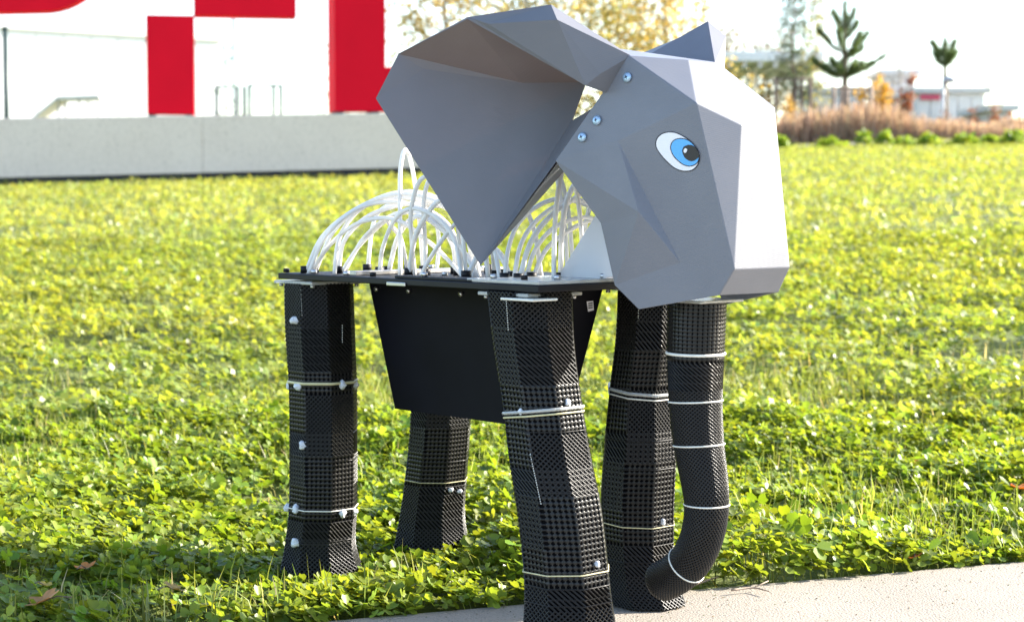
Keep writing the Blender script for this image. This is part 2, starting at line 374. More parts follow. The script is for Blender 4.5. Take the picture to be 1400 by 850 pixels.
def clover(acc, n, y0, y1, size, tpl, tf, base, dens_seed, thr, tilt=.55, scl=1., pw=1.):
    x, y = scatter(n, y0, y1, pw=pw); d = fbm(x, y, dens_seed, 9.0); k = keep_lawn(x, y, -.012 + .02 * rng.random(n)) & (d + rng.normal(size=n) * .5 > thr)
    for lx, ly in LEGS_XY: k &= (x - lx) ** 2 + (y - ly) ** 2 > .048 ** 2
    x, y = x[k], y[k]; n = len(x)
    hgt = np.clip(canopy(x, y), .008, .07) * scl * rng.uniform(.35, 1.25, n) * np.clip((lawn_side(x, y) + .04) / .08, .35, 1)
    for lx, ly in LEGS_XY: hgt *= np.clip(.25 + .75 * (np.hypot(x - lx, (y - ly + .03) * .8) - .05) / .10, .25, 1)      # trodden round the feet
    pos = np.stack([x, y, gz(x, y) + hgt], -1)
    N, D, S = basis(n, tilt); sz = size * rng.uniform(.65, 1.3, n)
    col = leaf_colors(n, x, y, base)
    warm = fbm(x, y, 31, 1.1)[:, None]; col = col * (1 + np.clip(warm, -1, 1) * np.array([.10, .05, .0]))
    for q in range(3):
        a = q * 2 * math.pi / 3 + rng.normal(size=n) * .15
        Dq = D * np.cos(a)[:, None] + S * np.sin(a)[:, None]; Sq = np.cross(N, Dq)
        add_leaflets(acc, pos, N, Dq, -Sq, sz * rng.uniform(.85, 1.1, n), rng.normal(size=n) * .35 + .05, tpl, tf, col)
def blades(acc, n, y0, y1, length, width, base, pw=1., lean=.7, scl=1.):
    x, y = scatter(n, y0, y1, pw=pw); k = keep_lawn(x, y, .0)
    k &= fbm(x, y, 41, 3.2) + rng.normal(size=n) * .6 > -.25
    for lx, ly in LEGS_XY: k &= (x - lx) ** 2 + (y - ly) ** 2 > .045 ** 2
    x, y = x[k], y[k]; n = len(x); az = rng.uniform(0, 2 * math.pi, n); L = length * rng.uniform(.5, 1.4, n)
    L *= np.clip((lawn_side(x, y) + .03) / .07, .35, 1)
    for lx, ly in LEGS_XY: L *= np.clip(.3 + .7 * (np.hypot(x - lx, y - ly) - .05) / .08, .3, 1)
    le = np.abs(rng.normal(size=n)) * lean; D = np.stack([np.cos(az), np.sin(az), np.zeros(n)], -1); S = np.stack([-np.sin(az), np.cos(az), np.zeros(n)], -1)
    p0 = np.stack([x, y, gz(x, y) - .01], -1); U = np.array([0, 0, 1.])
    p1 = p0 + (U * np.cos(le * .5)[:, None] + D * np.sin(le * .5)[:, None]) * (L * .55)[:, None]
    p2 = p1 + (U * np.cos(le * 1.5)[:, None] + D * np.sin(le * 1.5)[:, None]) * (L * .45)[:, None]
    wd = (width * rng.uniform(.7, 1.3, n))[:, None] * S
    V = np.stack([p0 - wd, p0 + wd, p1 + wd * .8, p1 - wd * .8, p2 + wd * .12, p2 - wd * .12], 1)
    Fx = (np.arange(n) * 6)[:, None, None] + np.array([(0, 1, 2, 3), (3, 2, 4, 5)])[None]
    acc.add(V.reshape(-1, 3), Fx.reshape(-1, 4), np.repeat(leaf_colors(n, x, y, base, .3), 6, 0))

# ================================================================== ELEPHANT ROBOT
LEG_R = .095
LEG_SPEC = {   # (v, left edge, right edge) down each leg
    'rear_right': (LEG_R, [(386, 392, 480), (440, 393, 482), (527, 398, 485), (610, 399, 486), (690, 398, 486), (745, 392, 484), (797, 385, 496)]),
    'front_right': (LEG_R, [(397, 668, 781), (470, 677, 784), (555, 690, 795), (620, 697, 806), (700, 709, 822), (790, 718, 832), (852, 716, 841), (874, 712, 848)]),
    'front_left': (-LEG_R, [(384, 846, 929), (460, 843, 929), (536, 834, 921), (610, 827, 923), (700, 822, 920), (780, 828, 922), (827, 836, 936)]),
    'rear_left': (-LEG_R, [(375, 566, 648), (480, 565, 645), (575, 563, 642), (650, 556, 637), (705, 548, 634), (754, 539, 641)]),
}
ROOT = empty('elephant_robot', frz(-.15, 0, 0), 'black-legged robot elephant with faceted grey head, big ears, blue eye and white tubes', 'robot')
def leg_sections(spec):
    r, rows = spec; C = []; W = []
    for v, a, b in rows:
        p = at_r((a + b) / 2, v, r); C.append(p); W.append((b - a) / FPX * p[1])
    C = np.array(C); W = np.array(W)
    if C[-1][2] < .012 or True: C[-1][2] = max(0.002, min(C[-1][2], .004))
    return C, W
for k, s in LEG_SPEC.items():
    C, W = leg_sections(s); LEGS_XY.append((C[-1][0], C[-1][1]))

def loft(C, Wd, zs_n, cols, sides=8, phase=0., smooth_n=8):
    """returns S[row, col] surface points and outward normals of an n-gon column following the centre line"""
    Cc = catmull(C, smooth_n); Ww = catmull(np.c_[Wd, Wd * 0, Wd * 0], smooth_n)[:, 0]
    s = np.concatenate([[0], np.cumsum(np.linalg.norm(np.diff(Cc, axis=0), axis=1))]); t = np.linspace(0, s[-1], zs_n)
    Cc = np.stack([np.interp(t, s, Cc[:, k]) for k in range(3)], -1); Ww = np.interp(t, s, Ww)
    per = cols // sides
    cor = [(math.cos(phase + (k + .5) * 2 * math.pi / sides), math.sin(phase + (k + .5) * 2 * math.pi / sides)) for k in range(sides)]
    ring = []; nor = []
    for k in range(sides):
        a = np.array(cor[k]); b = np.array(cor[(k + 1) % sides]); m = (a + b) / 2; m = m / np.linalg.norm(m)
        for q in range(per):
            ring.append(a + (b - a) * q / per); nn = m if q else (m + (lambda z: z / np.linalg.norm(z))((np.array(cor[k - 1]) + a) / 2)); nor.append(nn / np.linalg.norm(nn))
    ring = np.array(ring); nor = np.array(nor); ap = math.cos(math.pi / sides)
    S = Cc[:, None] + (Ww / 2 / ap * 1.0)[:, None, None] * (ring[None, :, 0:1] * RF + ring[None, :, 1:2] * RR)
    Nn = np.broadcast_to(nor[None, :, 0:1] * RF + nor[None, :, 1:2] * RR, S.shape)
    return S, Nn, Cc, Ww
def struts(acc, A, B, NA, NB, w, h):
    """little roof-shaped ribs from A to B standing h above the skin"""
    T = B - A; T = T / (np.linalg.norm(T, axis=1)[:, None] + 1e-9); S = np.cross(T, NA); S /= np.linalg.norm(S, axis=1)[:, None] + 1e-9
    w = np.broadcast_to(np.asarray(w, float), (len(A),))[:, None]; h = np.broadcast_to(np.asarray(h, float), (len(A),))[:, None]
    e0, e1 = -NA * .0016, -NB * .0016; k = w * .5      # shoulders below a shallow roof
    V = np.stack([A - S * w + e0, A - S * w + NA * (h - k), A + NA * h, A + S * w + NA * (h - k), A + S * w + e0,
                  B - S * w + e1, B - S * w + NB * (h - k), B + NB * h, B + S * w + NB * (h - k), B + S * w + e1], 1); n = len(A)
    Fx = (np.arange(n) * 10)[:, None, None] + np.array([(0, 1, 6, 5), (1, 2, 7, 6), (2, 3, 8, 7), (3, 4, 9, 8)])[None]
    acc.add(V.reshape(-1, 3), Fx.reshape(-1, 4))
def lattice(acc, S, Nn, pattern, wrap=True):
    """pattern[row, col] picks the cell: 0 cross, 1 square studs, 2 dense, 3 one diagonal"""
    R_, K = S.shape[:2]; i, j = np.meshgrid(np.arange(R_ - 1), np.arange(K), indexing='ij'); i = i.ravel(); j = j.ravel(); j2 = (j + 1) % K
    pat = pattern[i, j]
    def go(sel, i0, j0, i1, j1, w, h):
        if sel.any(): struts(acc, S[i0[sel], j0[sel]], S[i1[sel], j1[sel]], Nn[i0[sel], j0[sel]], Nn[i1[sel], j1[sel]], w, h)
    go((pat == 0) | (pat == 2), i, j, i + 1, j2, .0008, .0009)
    go((pat == 0) | (pat == 2), i, j2, i + 1, j, .0008, .0009)
    go(pat == 3, i, j2, i + 1, j, .0010, .0010); go((pat == 3) & (i % 2 == 0), i, j, i, j2, .0006, .0006)
    go((pat == 1) | (pat == 2), i, j, i, j2, .0010, .0007)
    go(pat == 1, i, j, i + 1, j, .0008, .0004)
    sel = pat == 1                                             # studs at the nodes
    if sel.any():
        P = S[i[sel], j[sel]]; N_ = Nn[i[sel], j[sel]]; T1 = S[i[sel] + 1, j[sel]] - P; T1 /= np.linalg.norm(T1, axis=1)[:, None]; S1 = np.cross(T1, N_); e = .0020
        P = P + N_ * .0004; V = np.stack([P - T1 * e - S1 * e, P - T1 * e + S1 * e, P + T1 * e + S1 * e, P + T1 * e - S1 * e, P + N_ * .0010], 1)
        Fx = (np.arange(len(P)) * 5)[:, None, None] + np.array([(0, 1, 4), (1, 2, 4), (2, 3, 4), (3, 0, 4)])[None]
        acc.add(V.reshape(-1, 3), Fx.reshape(-1, 3))
def ring_on(name, C, W, t, rad, m, parent, tilt=0., sides=8, grow=1.03, phase=0.):
    """cord or band round the column at fraction t of its length"""
    s = np.concatenate([[0], np.cumsum(np.linalg.norm(np.diff(C, axis=0), axis=1))]); q = t * s[-1]
    c = np.array([np.interp(q, s, C[:, k]) for k in range(3)]); w = np.interp(q, s, W)
    ap = math.cos(math.pi / 8); P = []
    for k in range(8):
        a = (k + .5) * math.pi / 4; d = math.cos(a) * RF + math.sin(a) * RR
        P.append(c + d * w / 2 / ap * grow + np.array([0, 0, tilt * math.cos(a) * w / 2]))
    P = np.array(P); dense = np.concatenate([P[k] + (P[(k + 1) % 8] - P[k]) * np.linspace(0, 1, 4, endpoint=False)[:, None] for k in range(8)])
    return tube(name, dense, rad, m, parent, 6, True)
def blob(name, p, r, m, parent, seed):
    bm = bmesh.new(); bmesh.ops.create_icosphere(bm, subdivisions=2, radius=r); g = random.Random(seed)
    ph = [g.uniform(0, 6) for _ in range(6)]
    for v in bm.verts:
        n = v.co.normalized(); v.co *= 1 + .16 * math.sin(4 * n.x + ph[0]) + .14 * math.sin(5 * n.y + ph[1]) + .12 * math.sin(5 * n.z + ph[2])
        v.co.x *= .95 + .3 * g.random() * .2; v.co += Vector(p)
    return bm_obj(name, bm, m, parent, True)

ROWS, COLS = 68, 48
leg_geo = {}
for li, (k, spec) in enumerate(LEG_SPEC.items()):
    C, W = leg_sections(spec)
    leg = bpy.data.objects.new('leg', None); COL.objects.link(leg); leg.parent = ROOT; leg.location = Vector(C[-1]) - ROOT.location; leg.empty_display_size = .05
    S, Nn, Cc, Ww = loft(C, W, ROWS, COLS); leg_geo[k] = (Cc, Ww)
    # dark core
    Sc, Nc, _, _ = loft(C, W - .0036, 30, 8); V = Sc.reshape(-1, 3); fs = [(i * 8 + j, i * 8 + (j + 1) % 8, (i + 1) * 8 + (j + 1) % 8, (i + 1) * 8 + j) for i in range(29) for j in range(8)]
    fs += [tuple(range(8)), tuple(range(29 * 8, 30 * 8))[::-1]]
    mesh_py('leg_core', V, fs, 'core', leg)
    # lattice skin in blocks of different cells
    pat = np.zeros((ROWS, COLS), int); g = np.random.default_rng(100 + li); row = 0
    order = [0, 3, 1, 0, 2, 1, 1, 3, 2, 1, 0]; bi = 0
    while row < ROWS:
        hgt = int(g.integers(5, 12))
        for fc in range(8): pat[row:row + hgt, fc * 6:fc * 6 + 6] = order[(bi + (fc * 3) % 5) % len(order)] if fc not in (7, 0) else order[bi % len(order)]
        row += hgt; bi += 1
    pat[-8:] = 0
    a = Acc(); lattice(a, S, Nn, pat); o = a.build('lattice_skin', 'lattice', leg); o['kind'] = 'stuff'
    # block seams: thin horizontal ribs round the leg
    for t in g.uniform(.08, .95, 3):
        ring_on('seam', Cc, Ww, t, .0007, 'lattice', leg, 0, grow=1.015)
    # cords and bands
    rings = {'rear_right': [(.335, .0019, 'cream', 0), (.765, .0008, 'string', 0)], 'front_right': [(.345, .0019, 'clear', .14), (.358, .0010, 'cream', .14), (.80, .0008, 'cream', .03)],
             'front_left': [(.335, .0022, 'clear', -.12), (.350, .0009, 'string', -.12), (.745, .0006, 'cream', -.05)], 'rear_left': [(.73, .0005, 'cream', 0)]}[k]
    for t, rad, m, tl in rings: ring_on('band', Cc, Ww, t, rad, m, leg, tl)
    # glued knots
    pts = {'rear_right': [(403, 438), (396, 527), (408, 528), (468, 526), (485, 526), (415, 608), (394, 694), (405, 696), (468, 701), (483, 699), (404, 742)],
           'front_right': [(776, 550), (712, 562), (816, 771)], 'front_left': [(906, 713), (915, 548)], 'rear_left': [(628, 671), (616, 669)]}[k]
    def near_point(u, v, grow=1.02):
        d = ray(u, v); d = d / np.linalg.norm(d); i = int(np.argmin(np.abs(Cc[:, 2] - at_r(u, v, spec[0])[2]))); c = Cc[i]; rad = Ww[i] / 2 * grow
        cl = ((c - C0)[:2] @ d[:2]) / (d[:2] @ d[:2]); off = np.linalg.norm((C0 + d * cl - c)[:2]); return C0 + d * (cl - math.sqrt(max(rad ** 2 - off ** 2, 0) / (d[:2] @ d[:2])))
    st = {'rear_right': [(411, 392, 413, 432), (468, 444, 468, 468)], 'front_right': [(692, 408, 695, 452), (725, 620, 740, 690)], 'front_left': [(873, 424, 872, 440)]}.get(k, [])
    for (u0, v0, u1, v1) in st:
        a = Acc()
        for q in np.arange(0, 1, 3.2 / abs(v1 - v0)):
            V_, F_q = tube_arrays([near_point(u0 + (u1 - u0) * q, v0 + (v1 - v0) * q, 1.07), near_point(u0 + (u1 - u0) * q + .1, v0 + (v1 - v0) * q + 1.7, 1.07)], .00045, 5); a.add(V_, F_q)
        a.build('stitching', 'string', leg)
    for n_, (u, v) in enumerate(pts):
        # put the knot on the leg's near surface: distance from the leg axis along the view ray
        d = ray(u, v); d = d / np.linalg.norm(d); i = int(np.argmin(np.abs(Cc[:, 2] - at_r(u, v, spec[0])[2]))); c = Cc[i]; rad = Ww[i] / 2 * 1.02
        b_ = (c - C0)[:2] @ d[:2]; dn = d[:2] @ d[:2]; cl = b_ / dn; off = np.linalg.norm((C0 + d * cl - c)[:2]); bk = math.sqrt(max(rad ** 2 - off ** 2, 0) / dn)
        blob('knot', C0 + d * (cl - bk), .0036 if k != 'rear_right' else .0058, 'glue', leg, li * 50 + n_)
    # perforation stitches: a short row of bright dots
    # top mount plate
    c0 = Cc[0]; ff, rr_ = (c0 - FC) @ RF, (c0 - FC) @ RR
    frame_box('mount_plate', ff - .041, ff + .041, rr_ - .041, rr_ + .041, .3725, .3765, 'clear', leg)
    for sf in (-1, 1):
        for sr in (-1, 1):
            P = frz(ff + sf * .034, rr_ + sr * .034, 0); tube('bolt', [P + [0, 0, .3688], P + [0, 0, .3722]], .003, 'steel', leg, 6)

# ------------------------------------------------------------------ body plate, box, fittings
PL = (-.39 - .036, .06)                     # plate extent along the body
plate = frame_box('body_plate', PL[0], PL[1], -.137, .137, .3785, .386, 'black', ROOT, .001)
frame_box('crossbar', -.30, -.285, -.12, .12, .3862, .3915, 'steel', plate)
frame_box('edge_rail', -.19, -.05, .10, .135, .3862, .3895, 'black', plate)
frame_box('top_plate', -.06, .058, -.133, .135, .3864, .3905, 'clear', plate)
frame_box('bracket_strip', -.20, -.165, .1372, .1395, .3775, .382, 'steel', plate)
frame_box('connector_block', .005, .058, .1062, .143, .3690, .3716, 'string', plate)
for n_, (ff, rr_) in enumerate([(-.42, .128), (-.36, .128), (-.29, .13), (-.24, .128), (-.14, .13), (-.02, .13), (.03, .13), (.05, .10), (.05, .03), (.05, -.05), (-.41, -.10), (-.33, -.12), (.02, -.02), (-.2, .05), (-.1, .0)]):
    zz = .3865 if ff < -.06 else .391
    if -.19 < ff < -.05 and rr_ > .1: zz = .3897
    P = frz(ff, rr_, zz); tube('nut', [P, P + [0, 0, .005]], .0042, 'steel' if n_ % 3 else 'black', plate, 6)
def body_box():
    T = [frz(-.352, .05, .378), frz(-.03, .05, .378), frz(-.03, -.05, .378), frz(-.352, -.05, .378)]
    B = [frz(-.316, .036, .215), frz(-.075, .036, .215), frz(-.075, -.036, .215), frz(-.316, -.036, .215)]
    o = bpy.data.objects.new('body_box', None); COL.objects.link(o); o.parent = ROOT; o.empty_display_size = .05
    o.location = Vector(frz(-.19, 0, .3)) - ROOT.location
    for k in range(4):
        q = (k + 1) % 4; a, b, c, d = T[k], T[q], B[q], B[k]; n = np.cross(b - a, d - a); n = n / np.linalg.norm(n); ctr = (sum(T) + sum(B)) / 8
        if n @ (a - ctr) < 0: n = -n
        V = [a, b, c, d] + [p - n * .003 for p in (a, b, c, d)]
        mesh_py('panel', V, [(0, 1, 2, 3), (7, 6, 5, 4), (0, 4, 5, 1), (1, 5, 6, 2), (2, 6, 7, 3), (3, 7, 4, 0)], 'panel', o)
    mesh_py('bottom_panel', [p + np.array([0, 0, .004]) for p in B], [(0, 1, 2, 3)], 'panel', o)
    for f_, r_ in ((-.27, .0503), (-.17, .0503), (-.335, .0503)):
        P = frz(f_, r_ - .002, .366); tube('rivet', [P, P + RR * .004], .003, 'steel', o, 8)
    # white paper tag on the front panel
    n = np.cross(T[2] - T[1], B[1] - T[1]); n /= np.linalg.norm(n)
    if n @ RF < 0: n = -n
    p0 = T[1] + n * .0015; cs = [at_plane(u, v, p0, n) for u, v in ((802, 412), (811, 411), (812, 424), (804, 426))]
    mesh_py('paper_tag', cs, [(0, 1, 2, 3)], 'eyewhite', o)
    for q in range(3):
        l = [at_plane(u, v, p0 + n * .0004, n) for u, v in ((804.2, 414.2 + 3 * q), (810.2, 413.4 + 3 * q), (810.3, 414.9 + 3 * q), (804.4, 415.7 + 3 * q))]
        mesh_py('print_line', l, [(0, 1, 2, 3)], 'eyeblack', o)
body_box()

# ------------------------------------------------------------------ white tubes over the plate
def plate_xy(u, Y): return at(u, 380, Y)
TUBES = [  # (pixel path, depth at start, depth at end): bases stand on the plate
    ([(417, 374), (440, 325), (480, 290), (530, 268), (575, 268), (620, 290), (645, 330), (655, 376)], 2.21, 2.12),
    ([(421, 374), (446, 322), (490, 285), (540, 276), (590, 290), (620, 320), (626, 376)], 2.20, 2.14),
    ([(425, 374), (450, 336), (490, 305), (540, 300), (585, 330), (615, 358), (635, 376)], 2.22, 2.10),
    ([(457, 374), (464, 325), (490, 288), (525, 273), (565, 272), (605, 282), (640, 310)], 2.19, 2.20),
    ([(462, 374), (470, 330), (500, 298), (540, 282), (580, 278), (620, 288)], 2.21, 2.28),
    ([(466, 374), (492, 335), (530, 300), (568, 284), (610, 283), (640, 300)], 2.24, 2.27),
    ([(519, 375), (523, 340), (540, 300), (565, 285), (600, 300), (622, 330), (632, 376)], 2.18, 2.05),
    ([(547, 376), (547, 300), (547, 240), (550, 214), (554, 205), (559, 213), (566, 244), (573, 300), (579, 376)], 2.15, 2.22),
    ([(559, 376), (566, 330), (580, 300), (600, 275), (640, 262)], 2.14, 2.05),
    ([(567, 376), (563, 330), (562, 290), (572, 250), (590, 238), (610, 232)], 2.14, 2.06),
    ([(582, 374), (581, 330), (579, 285), (585, 250), (604, 226)], 2.13, 2.10),
    ([(574, 376), (590, 350), (612, 318), (630, 300), (650, 290)], 2.12, 2.06),
    ([(637, 378), (650, 355), (665, 330), (690, 300), (712, 280)], 2.05, 2.12),
    ([(655, 378), (640, 355), (618, 320), (592, 298), (560, 290), (530, 300)], 2.06, 2.25),
    ([(430, 374), (455, 318), (500, 279), (552, 262), (600, 272), (640, 305), (650, 376)], 2.24, 2.16),
    ([(470, 374), (500, 322), (545, 291), (590, 300), (618, 335), (622, 376)], 2.26, 2.18),
    ([(530, 375), (545, 322), (570, 296), (602, 312), (640, 352), (648, 378)], 2.2, 2.08),
    ([(596, 375), (600, 330), (592, 292), (570, 270), (540, 276), (512, 300), (502, 376)], 2.24, 2.28),
    ([(690, 376), (694, 345), (706, 310), (730, 285), (765, 272), (810, 285)], 1.98, 2.12),
    ([(702, 376), (712, 335), (735, 300), (770, 277), (800, 276), (828, 300)], 1.98, 2.10),
    ([(709, 376), (724, 335), (748, 300), (780, 275), (815, 258)], 1.97, 2.06),
    ([(718, 376), (730, 345), (752, 316), (782, 300), (812, 300)], 2.00, 2.10),
    ([(727, 376), (744, 345), (768, 322), (800, 304), (830, 300)], 2.00, 2.13),
    ([(757, 376), (758, 320), (762, 270), (768, 235), (772, 215)], 1.97, 2.00),
    ([(766, 376), (768, 320), (775, 275), (790, 245), (806, 228)], 1.99, 2.04),
    ([(776, 376), (774, 330), (770, 290), (763, 250), (757, 222)], 2.05, 2.06),
    ([(792, 376), (794, 340), (800, 310), (806, 280), (808, 250)], 2.08, 2.06),
    ([(684, 376), (678, 350), (668, 325), (655, 300)], 2.0, 2.1),
    ([(699, 376), (690, 360), (680, 345), (668, 335)], 2.02, 2.1),
]
for i, (path, Y0, Y1) in enumerate(TUBES):
    if path[-1][1] < 370: u_, v_ = path[-1]; path = path + [(u_ + 18, v_ + (376 - v_) * .35), (u_ + 28, 376)]      # every tube comes back down to the plate
    n = len(path); P = [at(u, v, Y0 + (Y1 - Y0) * k / (n - 1)) for k, (u, v) in enumerate(path)]
    P[0][2] = .384
    if path[-1][1] > 370: P[-1][2] = .384
    tube('tube', catmull(P, 7), .0027 if i % 4 else .0031, 'tube', ROOT, 8)
    for e in ([0, -1] if path[-1][1] > 370 else [0]):
        q = P[e]
        if (i + e) % 2 == 0: tube('fitting', [[q[0], q[1], .3862], [q[0], q[1], .395]], .0058, 'black', ROOT, 8)

# ------------------------------------------------------------------ head
HP = {}
def hp(n, u, v, r): HP[n] = at_r(u, v, r)
for a in (('A', 859, 76, .07), ('O', 759, 220, .10), ('Mm', 821, 305, .098), ('L', 840, 390, .082), ('K', 873, 423, .07), ('C', 952, 141, .062), ('D', 1014, 171, .016), ('G', 1004, 368, .044), ('B', 941, 82, .02), ('J', 983, 404, .047)): hp(*a)
EN = np.cross(HP['G'] - HP['C'], HP['K'] - HP['C']); EN /= np.linalg.norm(EN)
if EN @ RR < 0: EN = -EN
HP['P'] = at_plane(845, 193, HP['C'], EN); HP['S'] = at_plane(928, 356, HP['C'], EN)
for n_, u_, v_ in (('Mm', 821, 305), ('L', 840, 390), ('J', 983, 404)): HP[n_] = at_plane(u_, v_, HP['C'], EN)
HP['Q'] = at_r(873, 290, float((at_plane(873, 290, HP['C'], EN) - FC) @ RR) + .010)
HP['T'] = frz(.04, 0, .645)
def build_head():
    names = ['A', 'O', 'Mm', 'L', 'K', 'C', 'D', 'G', 'B', 'J', 'P', 'S', 'Q', 'T']; vs = [HP[n] for n in names]; ix = {n: i for i, n in enumerate(names)}; fs = []
    side = [('A', 'O', 'Mm', 'Q', 'P'), ('A', 'P', 'C'), ('P', 'Q', 'S'), ('P', 'S', 'G', 'C'), ('Mm', 'L', 'K', 'J', 'S', 'Q'), ('S', 'J', 'G'), ('C', 'G', 'D'), ('A', 'C', 'B'), ('A', 'B', 'T'), ('C', 'D', 'B')]
    mi = {}
    for n in names:
        if n == 'T': mi[n] = ix[n]; continue
        mi[n] = len(vs); vs.append(mirror(HP[n]))
    for s in side:
        fs.append(tuple(ix[n] for n in s)); fs.append(tuple(mi[n] for n in s)[::-1])
    fs += [(ix['D'], mi['D'], mi['G'], ix['G']), (ix['B'], ix['D'], mi['D'], mi['B']), (ix['T'], ix['B'], mi['B']), (ix['G'], mi['G'], mi['J'], ix['J'])]
    me = bpy.data.meshes.new('head_shell'); me.from_pydata([tuple(v) for v in vs], [], fs)
    bm = bmesh.new(); bm.from_mesh(me); bmesh.ops.recalc_face_normals(bm, faces=bm.faces[:])
    ref = [f for f in bm.faces if abs((f.calc_center_median() - Vector((HP['P'] + HP['S'] + HP['G'] + HP['C']) / 4)).length) < 1e-3]
    if ref and ref[0].normal.dot(Vector(RR)) < 0: bmesh.ops.reverse_faces(bm, faces=bm.faces[:])
    bm.to_mesh(me); bm.free(); o = link('head_shell', me, 'grey', ROOT)
    sm = o.modifiers.new('thickness', 'SOLIDIFY'); sm.thickness = .003; sm.offset = -1
    bv = o.modifiers.new('edge', 'BEVEL'); bv.width = .0009; bv.segments = 2; bv.limit_method = 'ANGLE'; bv.angle_limit = math.radians(6)
    return o
head = build_head()
def facet_frame(p0, n): return p0, n
# screws along the hinge edge; they sit on the facet A-O-M-Q-P
HN = np.cross(HP['O'] - HP['A'], HP['P'] - HP['A']); HN /= np.linalg.norm(HN)
if HN @ RR < 0: HN = -HN
for u, v in ((858.5, 106.5), (817, 165), (797, 188)):
    for mir in (False, True):
        p = at_plane(u, v, HP['A'], HN); n = HN.copy()
        if mir: p = mirror(p); n = mirror(FC + n) - FC
        s = tube('screw', [p + n * .0004, p + n * .0026, p + n * .0036], [.0052, .0052, .0036], 'screw', head, 16)
        t1 = np.cross(n, [0, 0, 1.]); t1 /= np.linalg.norm(t1); t2 = np.cross(n, t1)
        cr = []
        for a in range(12):
            rr_ = .0026 if a % 3 == 0 else .0011; th = a * math.pi / 6 + .4; cr.append(p + n * .0039 + rr_ * (math.cos(th) * t1 + math.sin(th) * t2))
        if not mir: mesh_py('screw_recess', cr, [tuple(range(12))], 'recess', head)
# eye print on the eye facet
EYE_OUT = [(380, 113), (480, 120), (590, 165), (690, 225), (770, 300), (830, 380), (862, 470), (868, 545), (850, 620), (800, 685), (740, 722), (650, 735), (560, 722), (460, 675), (370, 600), (290, 515), (220, 420), (183, 340), (183, 265), (215, 195), (285, 138)]
IRIS = [(570, 212), (650, 225), (720, 258), (790, 325), (840, 400), (862, 480), (858, 550), (825, 610), (770, 645), (700, 655), (620, 635), (540, 580), (470, 510), (425, 430), (410, 350), (435, 275), (490, 230)]
PUPIL = [(690, 318), (750, 325), (800, 360), (840, 420), (858, 475), (845, 515), (805, 550), (750, 572), (690, 560), (635, 515), (603, 450), (598, 395), (625, 345)]
GLINT = [(645 + 27 * math.cos(a) - 6 * math.sin(a), 408 + 36 * math.sin(a)) for a in np.linspace(0, 2 * math.pi, 14, endpoint=False)]
def zpix(L): return [(880 + x / 11.33, 170 + y / 11.33) for x, y in L]
def shrink(L, k):
    A = np.array(L, float); c = A.mean(0); return [tuple(c + (p - c) * (1 - k / np.linalg.norm(p - c))) for p in A]
eye_root = bpy.data.objects.new('eye', None)
def build_eye(mir):
    er = bpy.data.objects.new('eye', None); COL.objects.link(er); er.parent = ROOT; er.empty_display_size = .02
    er.location = Vector(at_plane(927, 207, HP['C'], EN) if not mir else mirror(at_plane(927, 207, HP['C'], EN))) - ROOT.location
    for name, L, off, m in (('eye_outline', EYE_OUT, .0005, 'eyeline'), ('eye_white', shrink(EYE_OUT, 17), .0009, 'eyewhite'), ('iris_outline', IRIS, .0013, 'eyeline'), ('iris', shrink(IRIS, 15), .0017, 'eyeblue'), ('pupil', PUPIL, .0021, 'eyeblack'), ('glint', GLINT, .0025, 'eyewhite')):
        q = np.array(zpix(L)); q = catmull(np.vstack([np.c_[q, q[:, 0] * 0], [[*q[0], 0]]]), 5)[:-1]
        P = [at_plane(a, b, HP['C'] + EN * off, EN) for a, b, _ in q]
        if mir: P = [mirror(p) for p in P][::-1]
        o = mesh_py(name, P, [tuple(range(len(P)))], m, er)
build_eye(False); build_eye(True)

